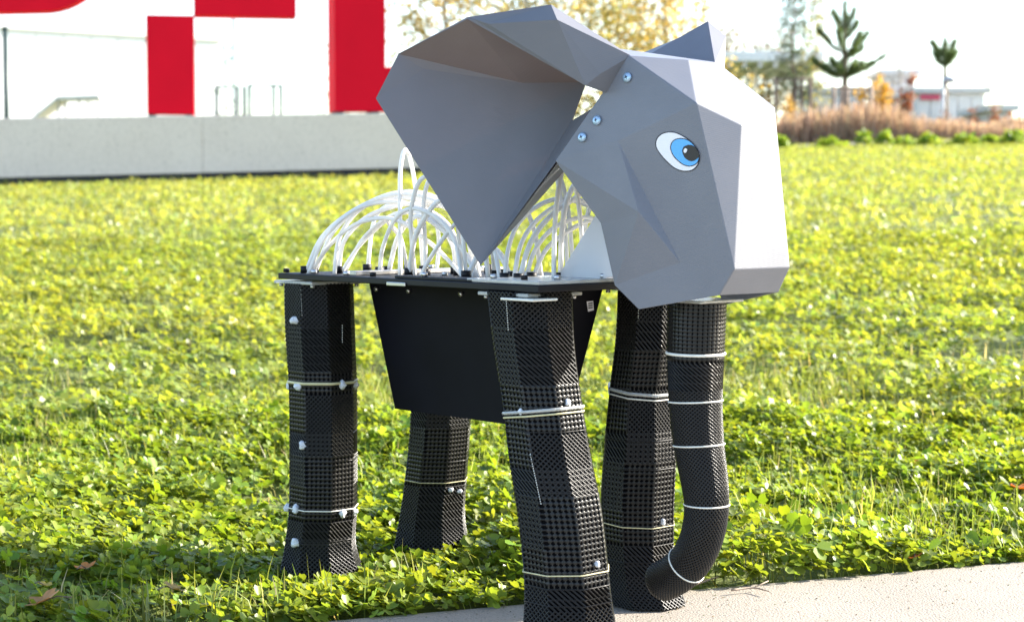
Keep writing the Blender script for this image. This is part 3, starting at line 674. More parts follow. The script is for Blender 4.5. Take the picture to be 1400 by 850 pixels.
# ------------------------------------------------------------------ ears: bent shells
def build_ear(mir):
    e = lambda u, v, Y: at(u, v, Y)
    inn = lambda n: HP[n] - HN * .004
    V = dict(A=inn('A'), hB=at_plane(832, 128, HP['A'] - HN * .004, HN), hC=at_plane(822, 142, HP['A'] - HN * .004, HN), O=inn('O') + np.array([0, 0, 0.]),
             E1=e(753, 8, 1.865), E2=e(639, 25, 1.897), X1=e(762, 28, 1.845), X3=e(668, 33, 1.885), W=e(800, 117, 1.848), X2=e(820, 101, 1.85),
             E3=e(545, 74, 1.985), E4=e(514, 135, 1.985), E5=e(657, 363, 1.945), Vv=e(782, 166, 1.975), U=e(802, 112, 1.985), Z=e(770, 234, 1.985))
    pn = np.cross(V['E5'] - V['E4'], V['Vv'] - V['E4']); V['I'] = at_plane(714, 113, V['E4'], pn) + np.array([0, .002, 0]); V['E3'] = at_plane(545, 74, V['E4'], pn) - np.array([0, .003, 0]); V['N'] = at_plane(580, 95, V['E4'], pn) + np.array([0, .0005, 0])
    names = list(V); ix = {n: i for i, n in enumerate(names)}
    F_ = [('E2', 'X3', 'X1', 'E1'), ('X3', 'W', 'X2', 'X1'), ('E1', 'X1', 'X2', 'A'), ('A', 'X2', 'hB'), ('X2', 'W', 'hB'), ('E2', 'W', 'X3'),          # front flap
          ('E2', 'I', 'E3'), ('E3', 'I', 'N'), ('E3', 'N', 'E4'), ('N', 'I', 'E5', 'E4'), ('I', 'Vv', 'E5'), ('I', 'U', 'Vv'), ('Vv', 'O', 'E5'), ('Vv', 'hC', 'O'),
          ('E2', 'U', 'I'), ('E2', 'E1', 'U'), ('E1', 'A', 'U'), ('E5', 'O', 'Z')]
    P = [V[n] if not mir else mirror(V[n]) for n in names]
    fs = [tuple(ix[n] for n in f) for f in F_]
    if mir: fs = [f[::-1] for f in fs]
    o = mesh_py('ear', P, fs, 'thin', ROOT)
    bm = bmesh.new(); bm.from_mesh(o.data); bmesh.ops.triangulate(bm, faces=[f for f in bm.faces if len(f.verts) > 3]); bm.to_mesh(o.data); bm.free()
    sm = o.modifiers.new('thickness', 'SOLIDIFY'); sm.thickness = .0022; sm.offset = 0
    return o
build_ear(False); build_ear(True)
# white neck bracket between plate and head
def neck(sign):
    a = [frz(.052, sign * .03, .3906), frz(-.02, sign * .03, .3906), frz(.075, sign * .03, .50), frz(.10, sign * .03, .46), frz(.10, sign * .03, .40)]
    V = a + [p + RR * .003 for p in a]; n = 5
    mesh_py('neck_bracket', V, [tuple(range(n)), tuple(range(2 * n - 1, n - 1, -1))] + [(i, i + n, (i + 1) % n + n, (i + 1) % n) for i in range(n)], 'bracket', ROOT)
neck(1); neck(-1)
cap_pts = [at_r(u, v, r) for u, v, r in ((786, 374, .01), (828, 372, .01), (822, 300, .01), (812, 300, .01))]
V = cap_pts + [p + RF * .003 for p in cap_pts]
mesh_py('neck_sheet', V, [(0, 1, 2, 3), (7, 6, 5, 4), (0, 4, 5, 1), (1, 5, 6, 2), (2, 6, 7, 3), (3, 7, 4, 0)], 'bracket', ROOT)

# ------------------------------------------------------------------ trunk
def build_trunk():
    rows = [(953, 412, 79), (951, 482, 77), (951, 547, 72), (955, 604, 68), (962, 650, 64), (966, 690, 60), (961, 728, 58), (947, 761, 56), (927, 782, 55), (906, 794, 54)]
    C = np.array([at_r(u, v, 0) for u, v, _ in rows]); Wd = np.array([w_ / FPX * c[1] for (_, _, w_), c in zip(rows, C)])
    tr = bpy.data.objects.new('trunk', None); COL.objects.link(tr); tr.parent = ROOT; tr.empty_display_size = .05; tr.location = Vector(C[0]) - ROOT.location
    Cc = catmull(C, 14); Ww = catmull(np.c_[Wd, Wd * 0, Wd * 0], 14)[:, 0]
    s = np.concatenate([[0], np.cumsum(np.linalg.norm(np.diff(Cc, axis=0), axis=1))]); nr = 80; t = np.linspace(0, s[-1], nr)
    Cc = np.stack([np.interp(t, s, Cc[:, k]) for k in range(3)], -1); Ww = np.interp(t, s, Ww)
    T = np.gradient(Cc, axis=0); T /= np.linalg.norm(T, axis=1)[:, None]; B = np.cross(T, RR); B /= np.linalg.norm(B, axis=1)[:, None]
    K = 36; th = np.arange(K) * 2 * math.pi / K
    Nn = np.cos(th)[None, :, None] * RR + np.sin(th)[None, :, None] * B[:, None]
    S = Cc[:, None] + (Ww / 2)[:, None, None] * Nn
    pat = np.zeros((nr, K), int); pat[:15] = 1; pat[15:22] = 3; pat[22:] = 0
    a = Acc(); lattice(a, S, Nn, pat); o = a.build('lattice_skin', 'lattice', tr); o['kind'] = 'stuff'
    r2 = Ww / 2 - .0017; V = (Cc[:, None] + r2[:, None, None] * Nn).reshape(-1, 3)
    fs = [(i * K + j, i * K + (j + 1) % K, (i + 1) * K + (j + 1) % K, (i + 1) * K + j) for i in range(nr - 1) for j in range(K)]
    V = list(V) + [Cc[-1] + T[-1] * .010]; e = len(V) - 1
    fs += [((nr - 1) * K + j, (nr - 1) * K + (j + 1) % K, e) for j in range(K)]
    mesh_py('trunk_core', V, fs, 'core', tr, False)
    # rounded lattice tip
    a = Acc(); ringA = S[-1]; c = Cc[-1]; prevS, prevN = S[-3:], Nn[-3:]
    rs = [1., .94, .78, .52, .25]; ds = [0, .0045, .0085, .0115, .0125]
    SS = np.stack([c + T[-1] * d + (ringA - c) * r_ for r_, d in zip(rs, ds)]); NN = np.stack([Nn[-1] * r_ + T[-1] * (1.05 - r_) for r_ in rs]); NN /= np.linalg.norm(NN, axis=2)[..., None]
    lattice(a, SS, NN, np.zeros((5, K), int)); a.build('tip_lattice', 'lattice', tr)['kind'] = 'stuff'
    def ring(v, rad, m, tilt=0., u=None):
        tgt = at_r(u if u else 955, v, 0); i = int(np.argmin(np.linalg.norm(Cc - tgt, axis=1))); k = np.linspace(0, 2 * math.pi, 32, endpoint=False)
        P = np.array([Cc[i] + (Ww[i] / 2 + .001) * (math.cos(q) * RR + math.sin(q) * B[i]) + T[i] * tilt * math.sin(q) * Ww[i] / 2 for q in k]); tube('band', P, rad, m, tr, 6, True)
    ring(482, .0017, 'string'); ring(548, .0010, 'string'); ring(605, .0010, 'string', -.1); ring(690, .0009, 'string', 0, 966); ring(772, .0009, 'string', 0, 940)
    frame_box('trunk_mount', .125, .198, -.034, .034, .3685, .3715, 'clear', tr)
build_trunk()

# ------------------------------------------------------------------ near lawn cover
def build_cover():
    global BESIDE
    G1 = (.225, .285, .034); G2 = (.25, .295, .055); G3 = (.29, .33, .085)
    a = Acc()
    clover(a, 42000, 1.72, 3.6, .0125, LEAF, LEAF_F, G1, 51, -1.2)
    clover(a, 2600, 1.75, 3.4, .0175, LEAF, LEAF_F, (.17, .25, .02), 52, .1, tilt=.7, scl=1.25)
    tag(a.build('clover', 'leaf'), 'dense glossy clover around the robot feet', kind='stuff')
    a = Acc()
    clover(a, 60000, 3.5, 9.5, .0185, LEAF_S, np.array([(0, 1, 2, 3)]), G2, 53, -.85, scl=1.15)
    clover(a, 80000, 9.0, 36, .026, LEAF_S, np.array([(0, 1, 2, 3)]), G3, 54, -.9, scl=1.3, pw=.6)
    BESIDE = True
    clover(a, 32000, 1.2, 4.5, .0175, LEAF_S, np.array([(0, 1, 2, 3)]), G1, 55, -1.1); clover(a, 40000, 4.3, 12, .024, LEAF_S, np.array([(0, 1, 2, 3)]), G2, 56, -.9, scl=1.2); clover(a, 36000, 11, 36, .04, LEAF_S, np.array([(0, 1, 2, 3)]), G3, 57, -.9, scl=1.3, pw=.6)
    BESIDE = False
    tag(a.build('meadow_clover', 'leaf'), 'clover and low weeds covering the lawn behind the robot', kind='stuff')
    a = Acc()
    blades(a, 26000, 1.72, 4.2, .05, .0011, (.22, .26, .05))
    blades(a, 7000, 1.72, 4.2, .055, .0009, (.40, .40, .14), lean=.9); blades(a, 5000, 1.72, 5, .05, .0011, (.52, .44, .25), lean=1.3)
    blades(a, 30000, 4.0, 12, .06, .002, (.24, .28, .05)); blades(a, 40000, 11, 36, .07, .006, (.28, .30, .05), pw=.5)
    tag(a.build('grass', 'blade'), 'short grass blades growing among the clover', kind='stuff')
build_cover()

# ================================================================== SIGN AND WALL
WA = at(0, 245, 22.0); WB = at(515, 235, 22.8); WD = (WB - WA)[:2]; WLEN = np.linalg.norm(WD); WD = WD / WLEN; WN = np.array([WD[1], -WD[0]])   # towards the camera
WZT_A, WZT_B = at(0, 162, 22.0)[2], at(515, 155, 22.8)[2]
def wz(s): return WZT_A + (WZT_B - WZT_A) * s / WLEN
def wp(s, n, z): return np.array([*(WA[:2] + WD * s + WN * n), z])
def build_wall():
    root = empty('plinth_wall', wp(0, 0, gz(WA[0], WA[1])), 'long low pale concrete plinth wall carrying the red letters', 'wall')
    segs = [-9.0, -6.1, -3.2, -.35, 2.5, 5.35, 7.1]
    for a, b in zip(segs[:-1], segs[1:]):
        V = []
        for s in (a + .001, b - .001):
            g = gz(*wp(s, 0, 0)[:2]) + .10
            V += [wp(s, 0, g), wp(s, -.75, g), wp(s, -.75, wz(s)), wp(s, 0, wz(s))]
        o = mesh_py('wall_panel', V, [(0, 3, 2, 1), (4, 5, 6, 7), (0, 4, 7, 3), (1, 2, 6, 5), (3, 7, 6, 2), (0, 1, 5, 4)], 'wall', root)
        bv = o.modifiers.new('edge', 'BEVEL'); bv.width = .008; bv.segments = 2
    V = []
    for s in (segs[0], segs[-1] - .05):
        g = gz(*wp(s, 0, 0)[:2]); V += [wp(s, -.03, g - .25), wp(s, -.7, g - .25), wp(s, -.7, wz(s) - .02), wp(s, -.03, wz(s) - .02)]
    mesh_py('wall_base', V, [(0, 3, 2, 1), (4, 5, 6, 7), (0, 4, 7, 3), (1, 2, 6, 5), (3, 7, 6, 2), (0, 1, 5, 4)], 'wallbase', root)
build_wall()
U_ = 65 / FPX * 22.3        # stroke width of the letters in metres
def wall_s(u, Y=22.3):
    d = ray(u, 150); n3 = np.array([*WN, 0]); p = C0 + d * (((wp(0, -.2, 0) - C0) @ n3) / (d @ n3)); return float((p[:2] - WA[:2]) @ WD)
def prism(name, poly, s0, m, parent, depth=.34, yaw=0.):
    """poly in (along wall, height) metres from the letter's lower left corner, extruded into the wall's depth"""
    zb = wz(s0) + .04; c, s_ = math.cos(yaw), math.sin(yaw); V = []
    for n in (-.2, -.2 - depth):
        for a, h in poly: V.append(wp(s0 + a * c - (n + .2) * s_ * -1, -.2 + (n + .2) * c + a * s_, zb + h))
    k = len(poly); fs = [tuple(range(k)), tuple(range(2 * k - 1, k - 1, -1))] + [(i, i + k, (i + 1) % k + k, (i + 1) % k) for i in range(k)]
    o = mesh_py(name, V, fs, m, parent)
    bm = bmesh.new(); bm.from_mesh(o.data); bmesh.ops.recalc_face_normals(bm, faces=bm.faces[:]); bm.to_mesh(o.data); bm.free()
    bv = o.modifiers.new('edge', 'BEVEL'); bv.width = .012; bv.segments = 2; bv.limit_method = 'ANGLE'; bv.angle_limit = math.radians(40)
    return o
def rect(a0, a1, h0, h1): return [(a0 * U_, h0 * U_), (a1 * U_, h0 * U_), (a1 * U_, h1 * U_), (a0 * U_, h1 * U_)]
def feet(root, s0, alist, yaw=0):
    for a in alist: prism('foot', [(a * U_, -.038), ((a + .16) * U_, -.038), ((a + .16) * U_, .003), (a * U_, .003)], s0, 'foot', root, .3, yaw)
def letters():
    s0 = wall_s(201); r = empty('sign_letter', wp(s0, -.3, wz(s0) + .04), 'big red letter F of separate blocks touching at corners, on the plinth', 'letter', 'red sign letters')
    prism('lower_stem', rect(0, 1, 0, 2.08), s0, 'red', r); prism('middle_bar', rect(.99, 3.15, 2.08, 3.1), s0, 'red', r)
    prism('upper_stem', rect(0, 1, 3.1, 4.1), s0, 'red', r); prism('top_bar', rect(0, 3.3, 4.105, 5.15), s0, 'red', r); feet(r, s0, (.02, .8))
    s0 = wall_s(458); r = empty('sign_letter', wp(s0, -.3, wz(s0) + .04), 'big red letter L with long foot, partly hidden by the grey ear', 'letter', 'red sign letters')
    prism('stem', rect(0, 1.1, 0, 5.15), s0, 'red', r, .34, .20); prism('foot_bar', rect(1.1, 3.3, 0, .95), s0, 'red', r, .34, .20); feet(r, s0, (.05, .8, 2.6), .20)
    s0 = wall_s(-112); r = empty('sign_letter', wp(s0, -.3, wz(s0) + .04), 'big red letter P with a rounded bowl cut by the frame', 'letter', 'red sign letters')
    prism('stem', rect(0, 1, 0, 2.08), s0, 'red', r); prism('upper_stem', rect(0, 1, 3.2, 4.1), s0, 'red', r)
    cx = (wall_s(58) - s0) / U_; bow = []
    for a in np.linspace(-math.pi / 2, math.pi / 2, 26): bow.append(((cx + 1.5 * math.cos(a)) * U_, (3.71 + 1.5 * math.sin(a)) * U_))
    bow += [(0, 5.15 * U_), (0, 4.11 * U_)]
    for a in np.linspace(math.pi / 2, -math.pi / 2, 18): bow.append(((cx + .47 * math.cos(a)) * U_, (3.65 + .47 * math.sin(a)) * U_))
    bow += [(1.0 * U_, 3.18 * U_), (1.0 * U_, 2.15 * U_)]
    prism('bowl', bow, s0, 'red', r); feet(r, s0, (.02, .8))
letters()

# ================================================================== BACKGROUND
def ground_at(u, Y): p = at(u, 200, Y); return np.array([p[0], p[1], float(gz(p[0], p[1]))])
def up_to(u, v, Y): return at(u, v, Y)[2]
def post(name, u, v0, v1, Y, r, m, parent=None):
    p = at(u, v1, Y); zb = float(gz(p[0], p[1])) if v0 is None else at(u, v0, Y)[2]
    return tube(name, [[p[0], p[1], zb - .05], [p[0], p[1], p[2]]], r, m, parent, 8)
def leafcloud(acc, centers, radii, n, size, cols, flat=.5, tilt=1.2, tpl=LEAF_S):
    centers = np.asarray(centers, float); radii = np.asarray(radii, float); i = rng.integers(0, len(centers), n)
    d = rng.normal(size=(n, 3)); d /= np.linalg.norm(d, axis=1)[:, None]; rr_ = radii[i] * rng.uniform(.15, 1, n) ** .5
    pos = centers[i] + d * rr_[:, None]; N, D, S = basis(n, tilt); cols = np.asarray(cols, float); c = cols[rng.integers(0, len(cols), n)] * np.clip(1 + .25 * rng.normal(size=n), .4, 1.7)[:, None]
    add_leaflets(acc, pos, N, D, S, size * rng.uniform(.6, 1.4, n), rng.normal(size=n) * .5, tpl, np.array([(0, 1, 2, 3)]), c)
def limbs(acc, base, top, n, spread, r0, seed, lo=.3, up=.5):
    """trunk plus tapered limbs; returns limb tips"""
    g = np.random.default_rng(seed); base = np.array(base); top = np.array(top); h = top[2] - base[2]
    P = np.array([base + (top - base) * t + np.array([g.normal() * .012 * h * min(t * 3, 1), g.normal() * .012 * h * min(t * 3, 1), 0]) for t in np.linspace(0, 1, 9)]); P[0] = base
    V, Fq = tube_arrays(P, np.linspace(r0, r0 * .15, 9), 7); acc.add(V, Fq); tips = []
    for k in range(n):
        t = lo + (1 - lo) * (k + g.random() * .6) / n; t = min(t, .97); p = base + (top - base) * t; az = k * 2.4 + g.random(); L = spread * (1.05 - .6 * t) * g.uniform(.7, 1.15)
        q = [p + np.array([math.cos(az) * L * s, math.sin(az) * L * s, L * up * s ** 1.4 + g.normal() * .02 * L]) for s in np.linspace(0, 1, 5)]
        V, Fq = tube_arrays(q, np.linspace(r0 * (.55 - .35 * t), r0 * .06, 5), 5); acc.add(V, Fq); tips += [q[2], q[3], q[4]]
    return tips, P
def tree(name, u, vtop, Y, spread, cols, n, size, label, cat, seed, group=None, rad=.5, nl=14, r0=.07, lo=.3, up=.5, bark='bark', lmat='treeleaf', vbase=None):
    b = ground_at(u, Y); t = at(u, vtop, Y); r = empty(name, b, label, cat, group); a = Acc(); tips, P = limbs(a, b - [0, 0, .05], t, nl, spread, r0, seed, lo, up); a.build('trunk', bark, r, True)
    tips = tips + [P[-1], P[-2]]; a = Acc(); leafcloud(a, tips, np.random.default_rng(seed).uniform(.5, 1.2, len(tips)) * rad, n, size, cols); a.build('crown', lmat, r); return r
OCHRE = [(.58, .43, .15), (.64, .50, .18), (.42, .36, .16), (.30, .30, .13), (.56, .48, .25)]
for k, (u, vt, Y, sp, lab) in enumerate([(610, -120, 46, 2.1, 'sparse ochre birch tree rising behind the upper rim of the grey ear'), (720, -150, 43, 2.2, 'fuller golden birch tree directly behind the grey ear top'),
                                         (825, -110, 47, 2.0, 'greenish yellow birch tree between the grey ear and the head crown'), (915, -140, 44, 1.9, 'yellow birch tree behind the small pointed far ear')]):
    cols = [OCHRE[(i + k) % 5] for i in range(3)] + ([(.20, .24, .07)] if k == 2 else [OCHRE[0]])
    tree('birch_tree', u, vt, Y, sp, cols, 8000, .10, lab, 'tree', 300 + k, 'autumn birches behind the robot', .72, 30, .10, .12, .45, 'birch')
# conifers
def pixel_pine(u, vtop, Y, branches, label, cols):
    b = ground_at(u, Y); t = at(u, vtop, Y); r = empty('pine_tree', b, label, 'tree', 'young pines beside the road'); a = Acc(); an = Acc(); g = np.random.default_rng(77)
    V, Fq = tube_arrays([b - [0, 0, .05], b + (t - b) * .5, t], [.10, .075, .02], 7); a.add(V, Fq)
    def needles(p, q, n, L):
        tt = rng.uniform(.1, 1.02, n); pos = p + (q - p) * tt[:, None]; dd = rng.normal(size=(n, 3)) + (q - p) / np.linalg.norm(q - p) * 1.5; dd /= np.linalg.norm(dd, axis=1)[:, None]
        sd_ = np.cross(dd, rng.normal(size=(n, 3))); sd_ /= np.linalg.norm(sd_, axis=1)[:, None]; ll = L * rng.uniform(.6, 1.2, n)
        Vn = np.stack([pos - sd_ * .010, pos + sd_ * .010, pos + dd * ll[:, None]], 1); c = np.array(cols)[rng.integers(0, len(cols), n)] * rng.uniform(.6, 1.5, n)[:, None]
        an.add(Vn.reshape(-1, 3), np.arange(3 * n).reshape(n, 3), np.repeat(c, 3, 0))
    for v0, (u1, v1), n in branches:
        for side in (0, 1):                    # each seen branch has a partner growing towards or away from the viewer
            p = at(u, v0, Y); L = np.linalg.norm(at(u1, v1, Y) - p); dy = g.uniform(-.25, .25) * L if side == 0 else g.choice([-1, 1]) * .8 * L
            q = at(u1 if side == 0 else u + (u1 - u) * .45, v1 + (0 if side == 0 else 4), Y) + np.array([0, dy, 0]); mid = (p + q) / 2 - np.array([0, 0, L * .10]); V, Fq = tube_arrays([p, mid, q], [.03, .022, .009], 5); a.add(V, Fq)
            needles(mid, q, int(n * 1.5), .17); needles(p + (mid - p) * .3, mid, n // 2, .14)
    needles(at(u, vtop + 42, Y), t, 420, .16); a.build('trunk', 'bark', r, True); an.build('crown', 'needle', r)
PINE = [(.10, .17, .06), (.13, .19, .07), (.17, .20, .08)]
pixel_pine(1155, 5, 44, [(46, (1140, 16), 240), (42, (1167, 15), 220), (56, (1170, 32), 240), (75, (1120, 42), 420), (76, (1186, 46), 380), (80, (1178, 66), 160), (104, (1138, 82), 420), (104, (1156, 78), 300), (106, (1112, 84), 620), (108, (1170, 88), 300), (104, (1192, 86), 260), (102, (1208, 76), 240), (100, (1128, 90), 200)], 'green young pine with upswept branches beside wooden stakes', PINE)
tree('sparse_conifer', 1086, -45, 46, .7, [(.06, .10, .06), (.09, .12, .08), (.05, .08, .06)], 4600, .055, 'tall thin sparse grey-green conifer by the pale canopy', 'tree', 402, None, .24, 46, .06, .28, .35)
tree('larch_tree', 1112, -30, 48, .5, [(.44, .36, .12), (.36, .32, .12), (.20, .22, .10)], 1800, .07, 'narrow yellowing larch between the sparse conifer and the dark pine', 'tree', 403, None, .3, 22, .05, .2, .2)
pixel_pine(1292, 54, 45, [(80, (1276, 58), 260), (84, (1304, 58), 260), (90, (1278, 74), 200), (92, (1306, 72), 220), (94, (1292, 70), 160)], 'small green pine standing behind the grey shed with red sign', PINE)
for k, (u, vt, Y, lab) in enumerate([(1228, 44, 40.5, 'thin bare sapling rising from the russet bush beside the shed'), (1360, 92, 40.5, 'thin bare sapling rising from the russet bush beyond the lamp post'), (308, 66, 34, 'slim leafy sapling inside the posts behind the plinth'), (454, 62, 33, 'slim leafy sapling beside the red letter L stem')]):
    tree('sapling', u, vt, Y, .28, [(.16, .17, .10), (.24, .20, .12)] if k < 2 else [(.08, .13, .07), (.10, .15, .06)], 130 if k < 2 else 260, .05, lab, 'sapling', 420 + k, 'slender saplings', .14, 12, .022, .35, .7)
def bush(name, u, Y, wpx, vtop, cols, n, size, label, cat, seed, group=None, m='treeleaf'):
    b = ground_at(u, Y); g = np.random.default_rng(seed); h = at(u, vtop, Y)[2] - b[2]; wd = wpx / FPX * Y / 2; r = empty(name, b, label, cat, group); a = Acc()
    tips = []
    for k in range(9):
        az = g.uniform(0, 6.28); L = h * g.uniform(.55, .95); q = b + np.array([math.cos(az) * wd * g.uniform(.2, .8), math.sin(az) * wd * g.uniform(.2, .8), L]); V, Fq = tube_arrays([b - [0, 0, .03], (b + q) / 2 + g.normal(size=3) * .03, q], [.02, .012, .004], 5); a.add(V, Fq); tips += [q, (b + q) / 2 + [0, 0, h * .1], b + (q - b) * .75]
    a.build('stems', 'bark', r, True); a = Acc(); leafcloud(a, tips, g.uniform(.6, 1.1, len(tips)) * wd * .42, n, size, cols); a.build('crown', m, r); return r
bush('golden_bush', 1196, 41.5, 62, 104, [(.55, .33, .05), (.50, .36, .08), (.45, .26, .05)], 1500, .07, 'golden yellow autumn bush behind the wooden stake frame', 'bush', 501)
bush('golden_bush', 1078, 42, 30, 128, [(.50, .34, .10), (.45, .30, .12)], 500, .06, 'low yellow bush below the pale canopy column', 'bush', 506)
bush('russet_bush', 1236, 41.0, 34, 98, [(.30, .09, .05), (.36, .14, .06), (.24, .10, .06)], 700, .06, 'russet bush leaning on the grey shed by the golden bush', 'bush', 502, 'russet bushes')
bush('russet_bush', 1367, 41.0, 34, 145, [(.34, .13, .06), (.28, .11, .06)], 500, .06, 'russet bush beyond the lamp post, in front of the small grey box', 'bush', 503, 'russet bushes')
bush('russet_bush', 1288, 40.5, 22, 150, [(.26, .11, .07)], 260, .05, 'low russet bush at the foot of the lamp post', 'bush', 504, 'russet bushes')
bush('russet_bush', 1333, 40.5, 22, 148, [(.27, .12, .08)], 260, .05, 'low russet bush between the lamp post and the small grey box', 'bush', 505, 'russet bushes')
def hedge():
    a = Acc(); n = 42000; x = rng.uniform(-4, 19, n); y = rng.uniform(38.0, 40.6, n); z = gz(x, y); L = (.46 + .22 * fbm(x, y, 71, .9)) * rng.uniform(.5, 1.25, n); L = np.clip(L, .12, 1.0)
    az = rng.uniform(0, 6.28, n); le = np.abs(rng.normal(size=n)) * .35; D = np.stack([np.cos(az) * np.sin(le), np.sin(az) * np.sin(le), np.cos(le)], -1); S = np.stack([-np.sin(az), np.cos(az), az * 0], -1) * .014
    p = np.stack([x, y, z - .02], -1); q = p + D * L[:, None]; V = np.stack([p - S, p + S, q + S * .6, q - S * .6], 1)
    base = np.array([(.42, .30, .22), (.50, .37, .26), (.36, .25, .19), (.54, .43, .28)])[rng.integers(0, 4, n)] * rng.uniform(.7, 1.3, n)[:, None]
    a.add(V.reshape(-1, 3), np.arange(4 * n).reshape(n, 4), np.repeat(base, 4, 0)); tag(a.build('dry_grass_strip', 'dry'), 'tall dry reddish brown grasses along the far side of the road', kind='stuff')
hedge()
WEEDS = [(1066, 34.0, 36), (1136, 33.6, 50), (1182, 33.8, 34), (1238, 33.0, 44), (1268, 32.2, 40), (1318, 32.0, 46), (1352, 32.6, 34), (1386, 31.8, 50), (1422, 32.4, 44), (1210, 33.6, 30)]
for k, (u, Y, wpx) in enumerate(WEEDS):
    b = ground_at(u, Y); a = Acc(); n = random.randint(160, 420); wd = wpx / FPX * Y / 2 * .75; d = rng.normal(size=(n, 3)) * np.array([.5, .5, .0]) * wd; hh = (.12 + .2 * rng.random()) * np.exp(-(d[:, 0] / wd) ** 2) * rng.uniform(.2, 1, n)
    pos = b + d + np.stack([hh * 0, hh * 0, hh], -1); N, D, S = basis(n, .9); add_leaflets(a, pos, N, D, S, .075 * rng.uniform(.6, 1.3, n), rng.normal(size=n) * .4, LEAF_S, np.array([(0, 1, 2, 3)]), leaf_colors(n, 0, 0, (.22, .32, .04)))
    r = empty('weed_clump', b, 'leafy green weed clump on the lawn edge beside the road', 'weed', 'weed clumps along the road edge'); a.build('leaves', 'leaf', r)
    st = Acc()
    for q in range(5):
        e = b + np.array([random.uniform(-.5, .5) * wd, random.uniform(-.3, .3) * wd, .2]); V, Fq = tube_arrays([b + (e - b) * .2 * np.array([1, 1, 0]) - [0, 0, .03], e], [.008, .003], 5); st.add(V, Fq)
    st.build('stems', 'blade' if False else 'bark', r)

# wooden stake frames
def stake_frame(name, us, vtop, Y, rails, label, m='wood', r=.035, dy=.0):
    b = ground_at(us[0], Y); root = empty(name, b, label, 'stakes', 'stake frames')
    for i, u in enumerate(us): post('post', u, None, vtop, Y + dy * (i % 2), r, m, root)
    for v, i, j in rails:
        p = at(us[i], v, Y + dy * (i % 2)); q = at(us[j], v, Y + dy * (j % 2)); tube('rail', [p, q], r * .7, m, root, 6)
    return root
stake_frame('stake_frame', (1140, 1151, 1191, 1158), 118, 40.8, [(121, 0, 2), (121, 1, 3)], 'brown wooden stake frame around the dark pine trunk', 'wood', .05, .9)
stake_frame('stake_frame', (1061, 1087, 1108, 1096), 106, 43, [(108, 0, 2), (119, 1, 2)], 'thin dark stake frame around the sparse tall conifer', 'bark', .045, .8)
stake_frame('stake_frame', (296, 325, 334), 118, 33.5, [(119, 0, 1)], 'thin dark post frame around the slim sapling behind the plinth', 'darkpost', .034, .4)
stake_frame('stake_frame', (341, 374, 384), 116, 33.5, [(117, 0, 2)], 'empty thin teal post frame behind the plinth beside the sapling', 'darkpost', .032, .3)
# poles
def pole(u, vtop, Y, r, m, label):
    b = ground_at(u, Y); root = empty('pole', b, label, 'pole'); post('shaft', u, None, vtop, Y, r, m, root); p = at(u, vtop, Y)
    tube('cap', [p - np.array([0, 0, .02]), p + np.array([0, 0, .04])], r * 1.25, m, root, 8); post('base', u, None, 165, Y, r * 1.5, m, root)
pole(7, 40, 32, .05, 'darkpost', 'dark green upright pole in front of the white hall')
pole(319, 18, 40, .03, 'galv', 'hair-thin pale mast rising behind the red F')
# lamp post by the shed
b = ground_at(1290, 40.2); root = empty('lamp_post', b, 'short galvanised lamp post in front of the grey shed', 'lamp post'); post('shaft', 1290, None, 112, 40.2, .03, 'galv', root)
p = at(1290, 111, 40.2); tube('lamp_head', [p + [-.02, 0, 0], p + [.12, 0, .03], p + [.32, 0, .02]], [.05, .085, .04], 'galv', root, 8)

# buildings
def building(name, u0, u1, vtop, Y, depth, m, label, panels=0, roof='roofgrey', windows=(), pm=None):
    a = ground_at(u0, Y); c = ground_at(u1, Y); zt = at(u0, vtop, Y)[2]; zb = min(a[2], c[2]) - .3; root = empty(name, ((a[0] + c[0]) / 2, Y, zb + .3), label, 'building')
    box_between('wall', (a[0], Y, zb), (c[0], Y + depth, zt), m, root); box_between('roof', (a[0] - .15, Y - .15, zt + .003), (c[0] + .15, Y + depth + .15, zt + .16), roof, root)
    if panels:
        wd = (c[0] - a[0]) / panels
        for k in range(panels): box_between('cladding_panel', (a[0] + k * wd + .02, Y - .06, zb + .3), (a[0] + (k + 1) * wd - .02, Y - .004, zt - .1), pm or m, root)
    for (p0, p1, q0, q1) in windows:
        A = at(p0, q1, Y); B = at(p1, q0, Y); wd_ = box_between('window', (A[0], Y - .05, A[2]), (B[0], Y - .005, B[2]), 'greyclad', root); box_between('pane', (A[0] + .06, Y - .06, A[2] + .06), (B[0] - .06, Y - .051, B[2] - .06), 'glass', wd_)
    return root
def hall():
    a = ground_at(-150, 66); c = ground_at(302, 73.5); d = (c - a)[:2]; L = np.linalg.norm(d); ang = math.atan2(d[1], d[0]); zt = at(0, 40, 66 + 7.5 * 150 / 452)[2]; zb = a[2] - .3
    root = empty('exhibition_hall', a, 'large white panelled hall behind the plinth', 'building'); kw = dict(at_loc=(a[0], a[1], 0), rz=ang)
    box_between('wall', (0, 0, zb), (L, 14, zt), 'white', root, **kw); box_between('roof', (-.2, -.2, zt + .003), (L + .2, 14.2, zt + .25), 'white', root, **kw)
    n = 12
    for k in range(n): box_between('cladding_panel', (k * L / n + .02, -.06, zb + .3), ((k + 1) * L / n - .02, -.004, zt - .1), 'white', root, **kw)
hall()
building('white_shed', 1112, 1184, 128, 52, 2.5, 'offwhite', 'small pale shed behind the wooden stakes', 3)
shed = building('grey_shed', 1252, 1345, 128, 50, 3, 'offwhite', 'long low grey shed with a faded red sign board', 5, 'greyclad')
A = at(1257, 137, 50); B = at(1284, 130, 50); box_between('sign_board', (A[0], 49.86, A[2]), (B[0], 49.93, B[2]), 'signred', shed)
building('grey_container', 1208, 1249, 103, 53, 2, 'greyclad', 'grey green container box behind the russet bush by the shed', 4)
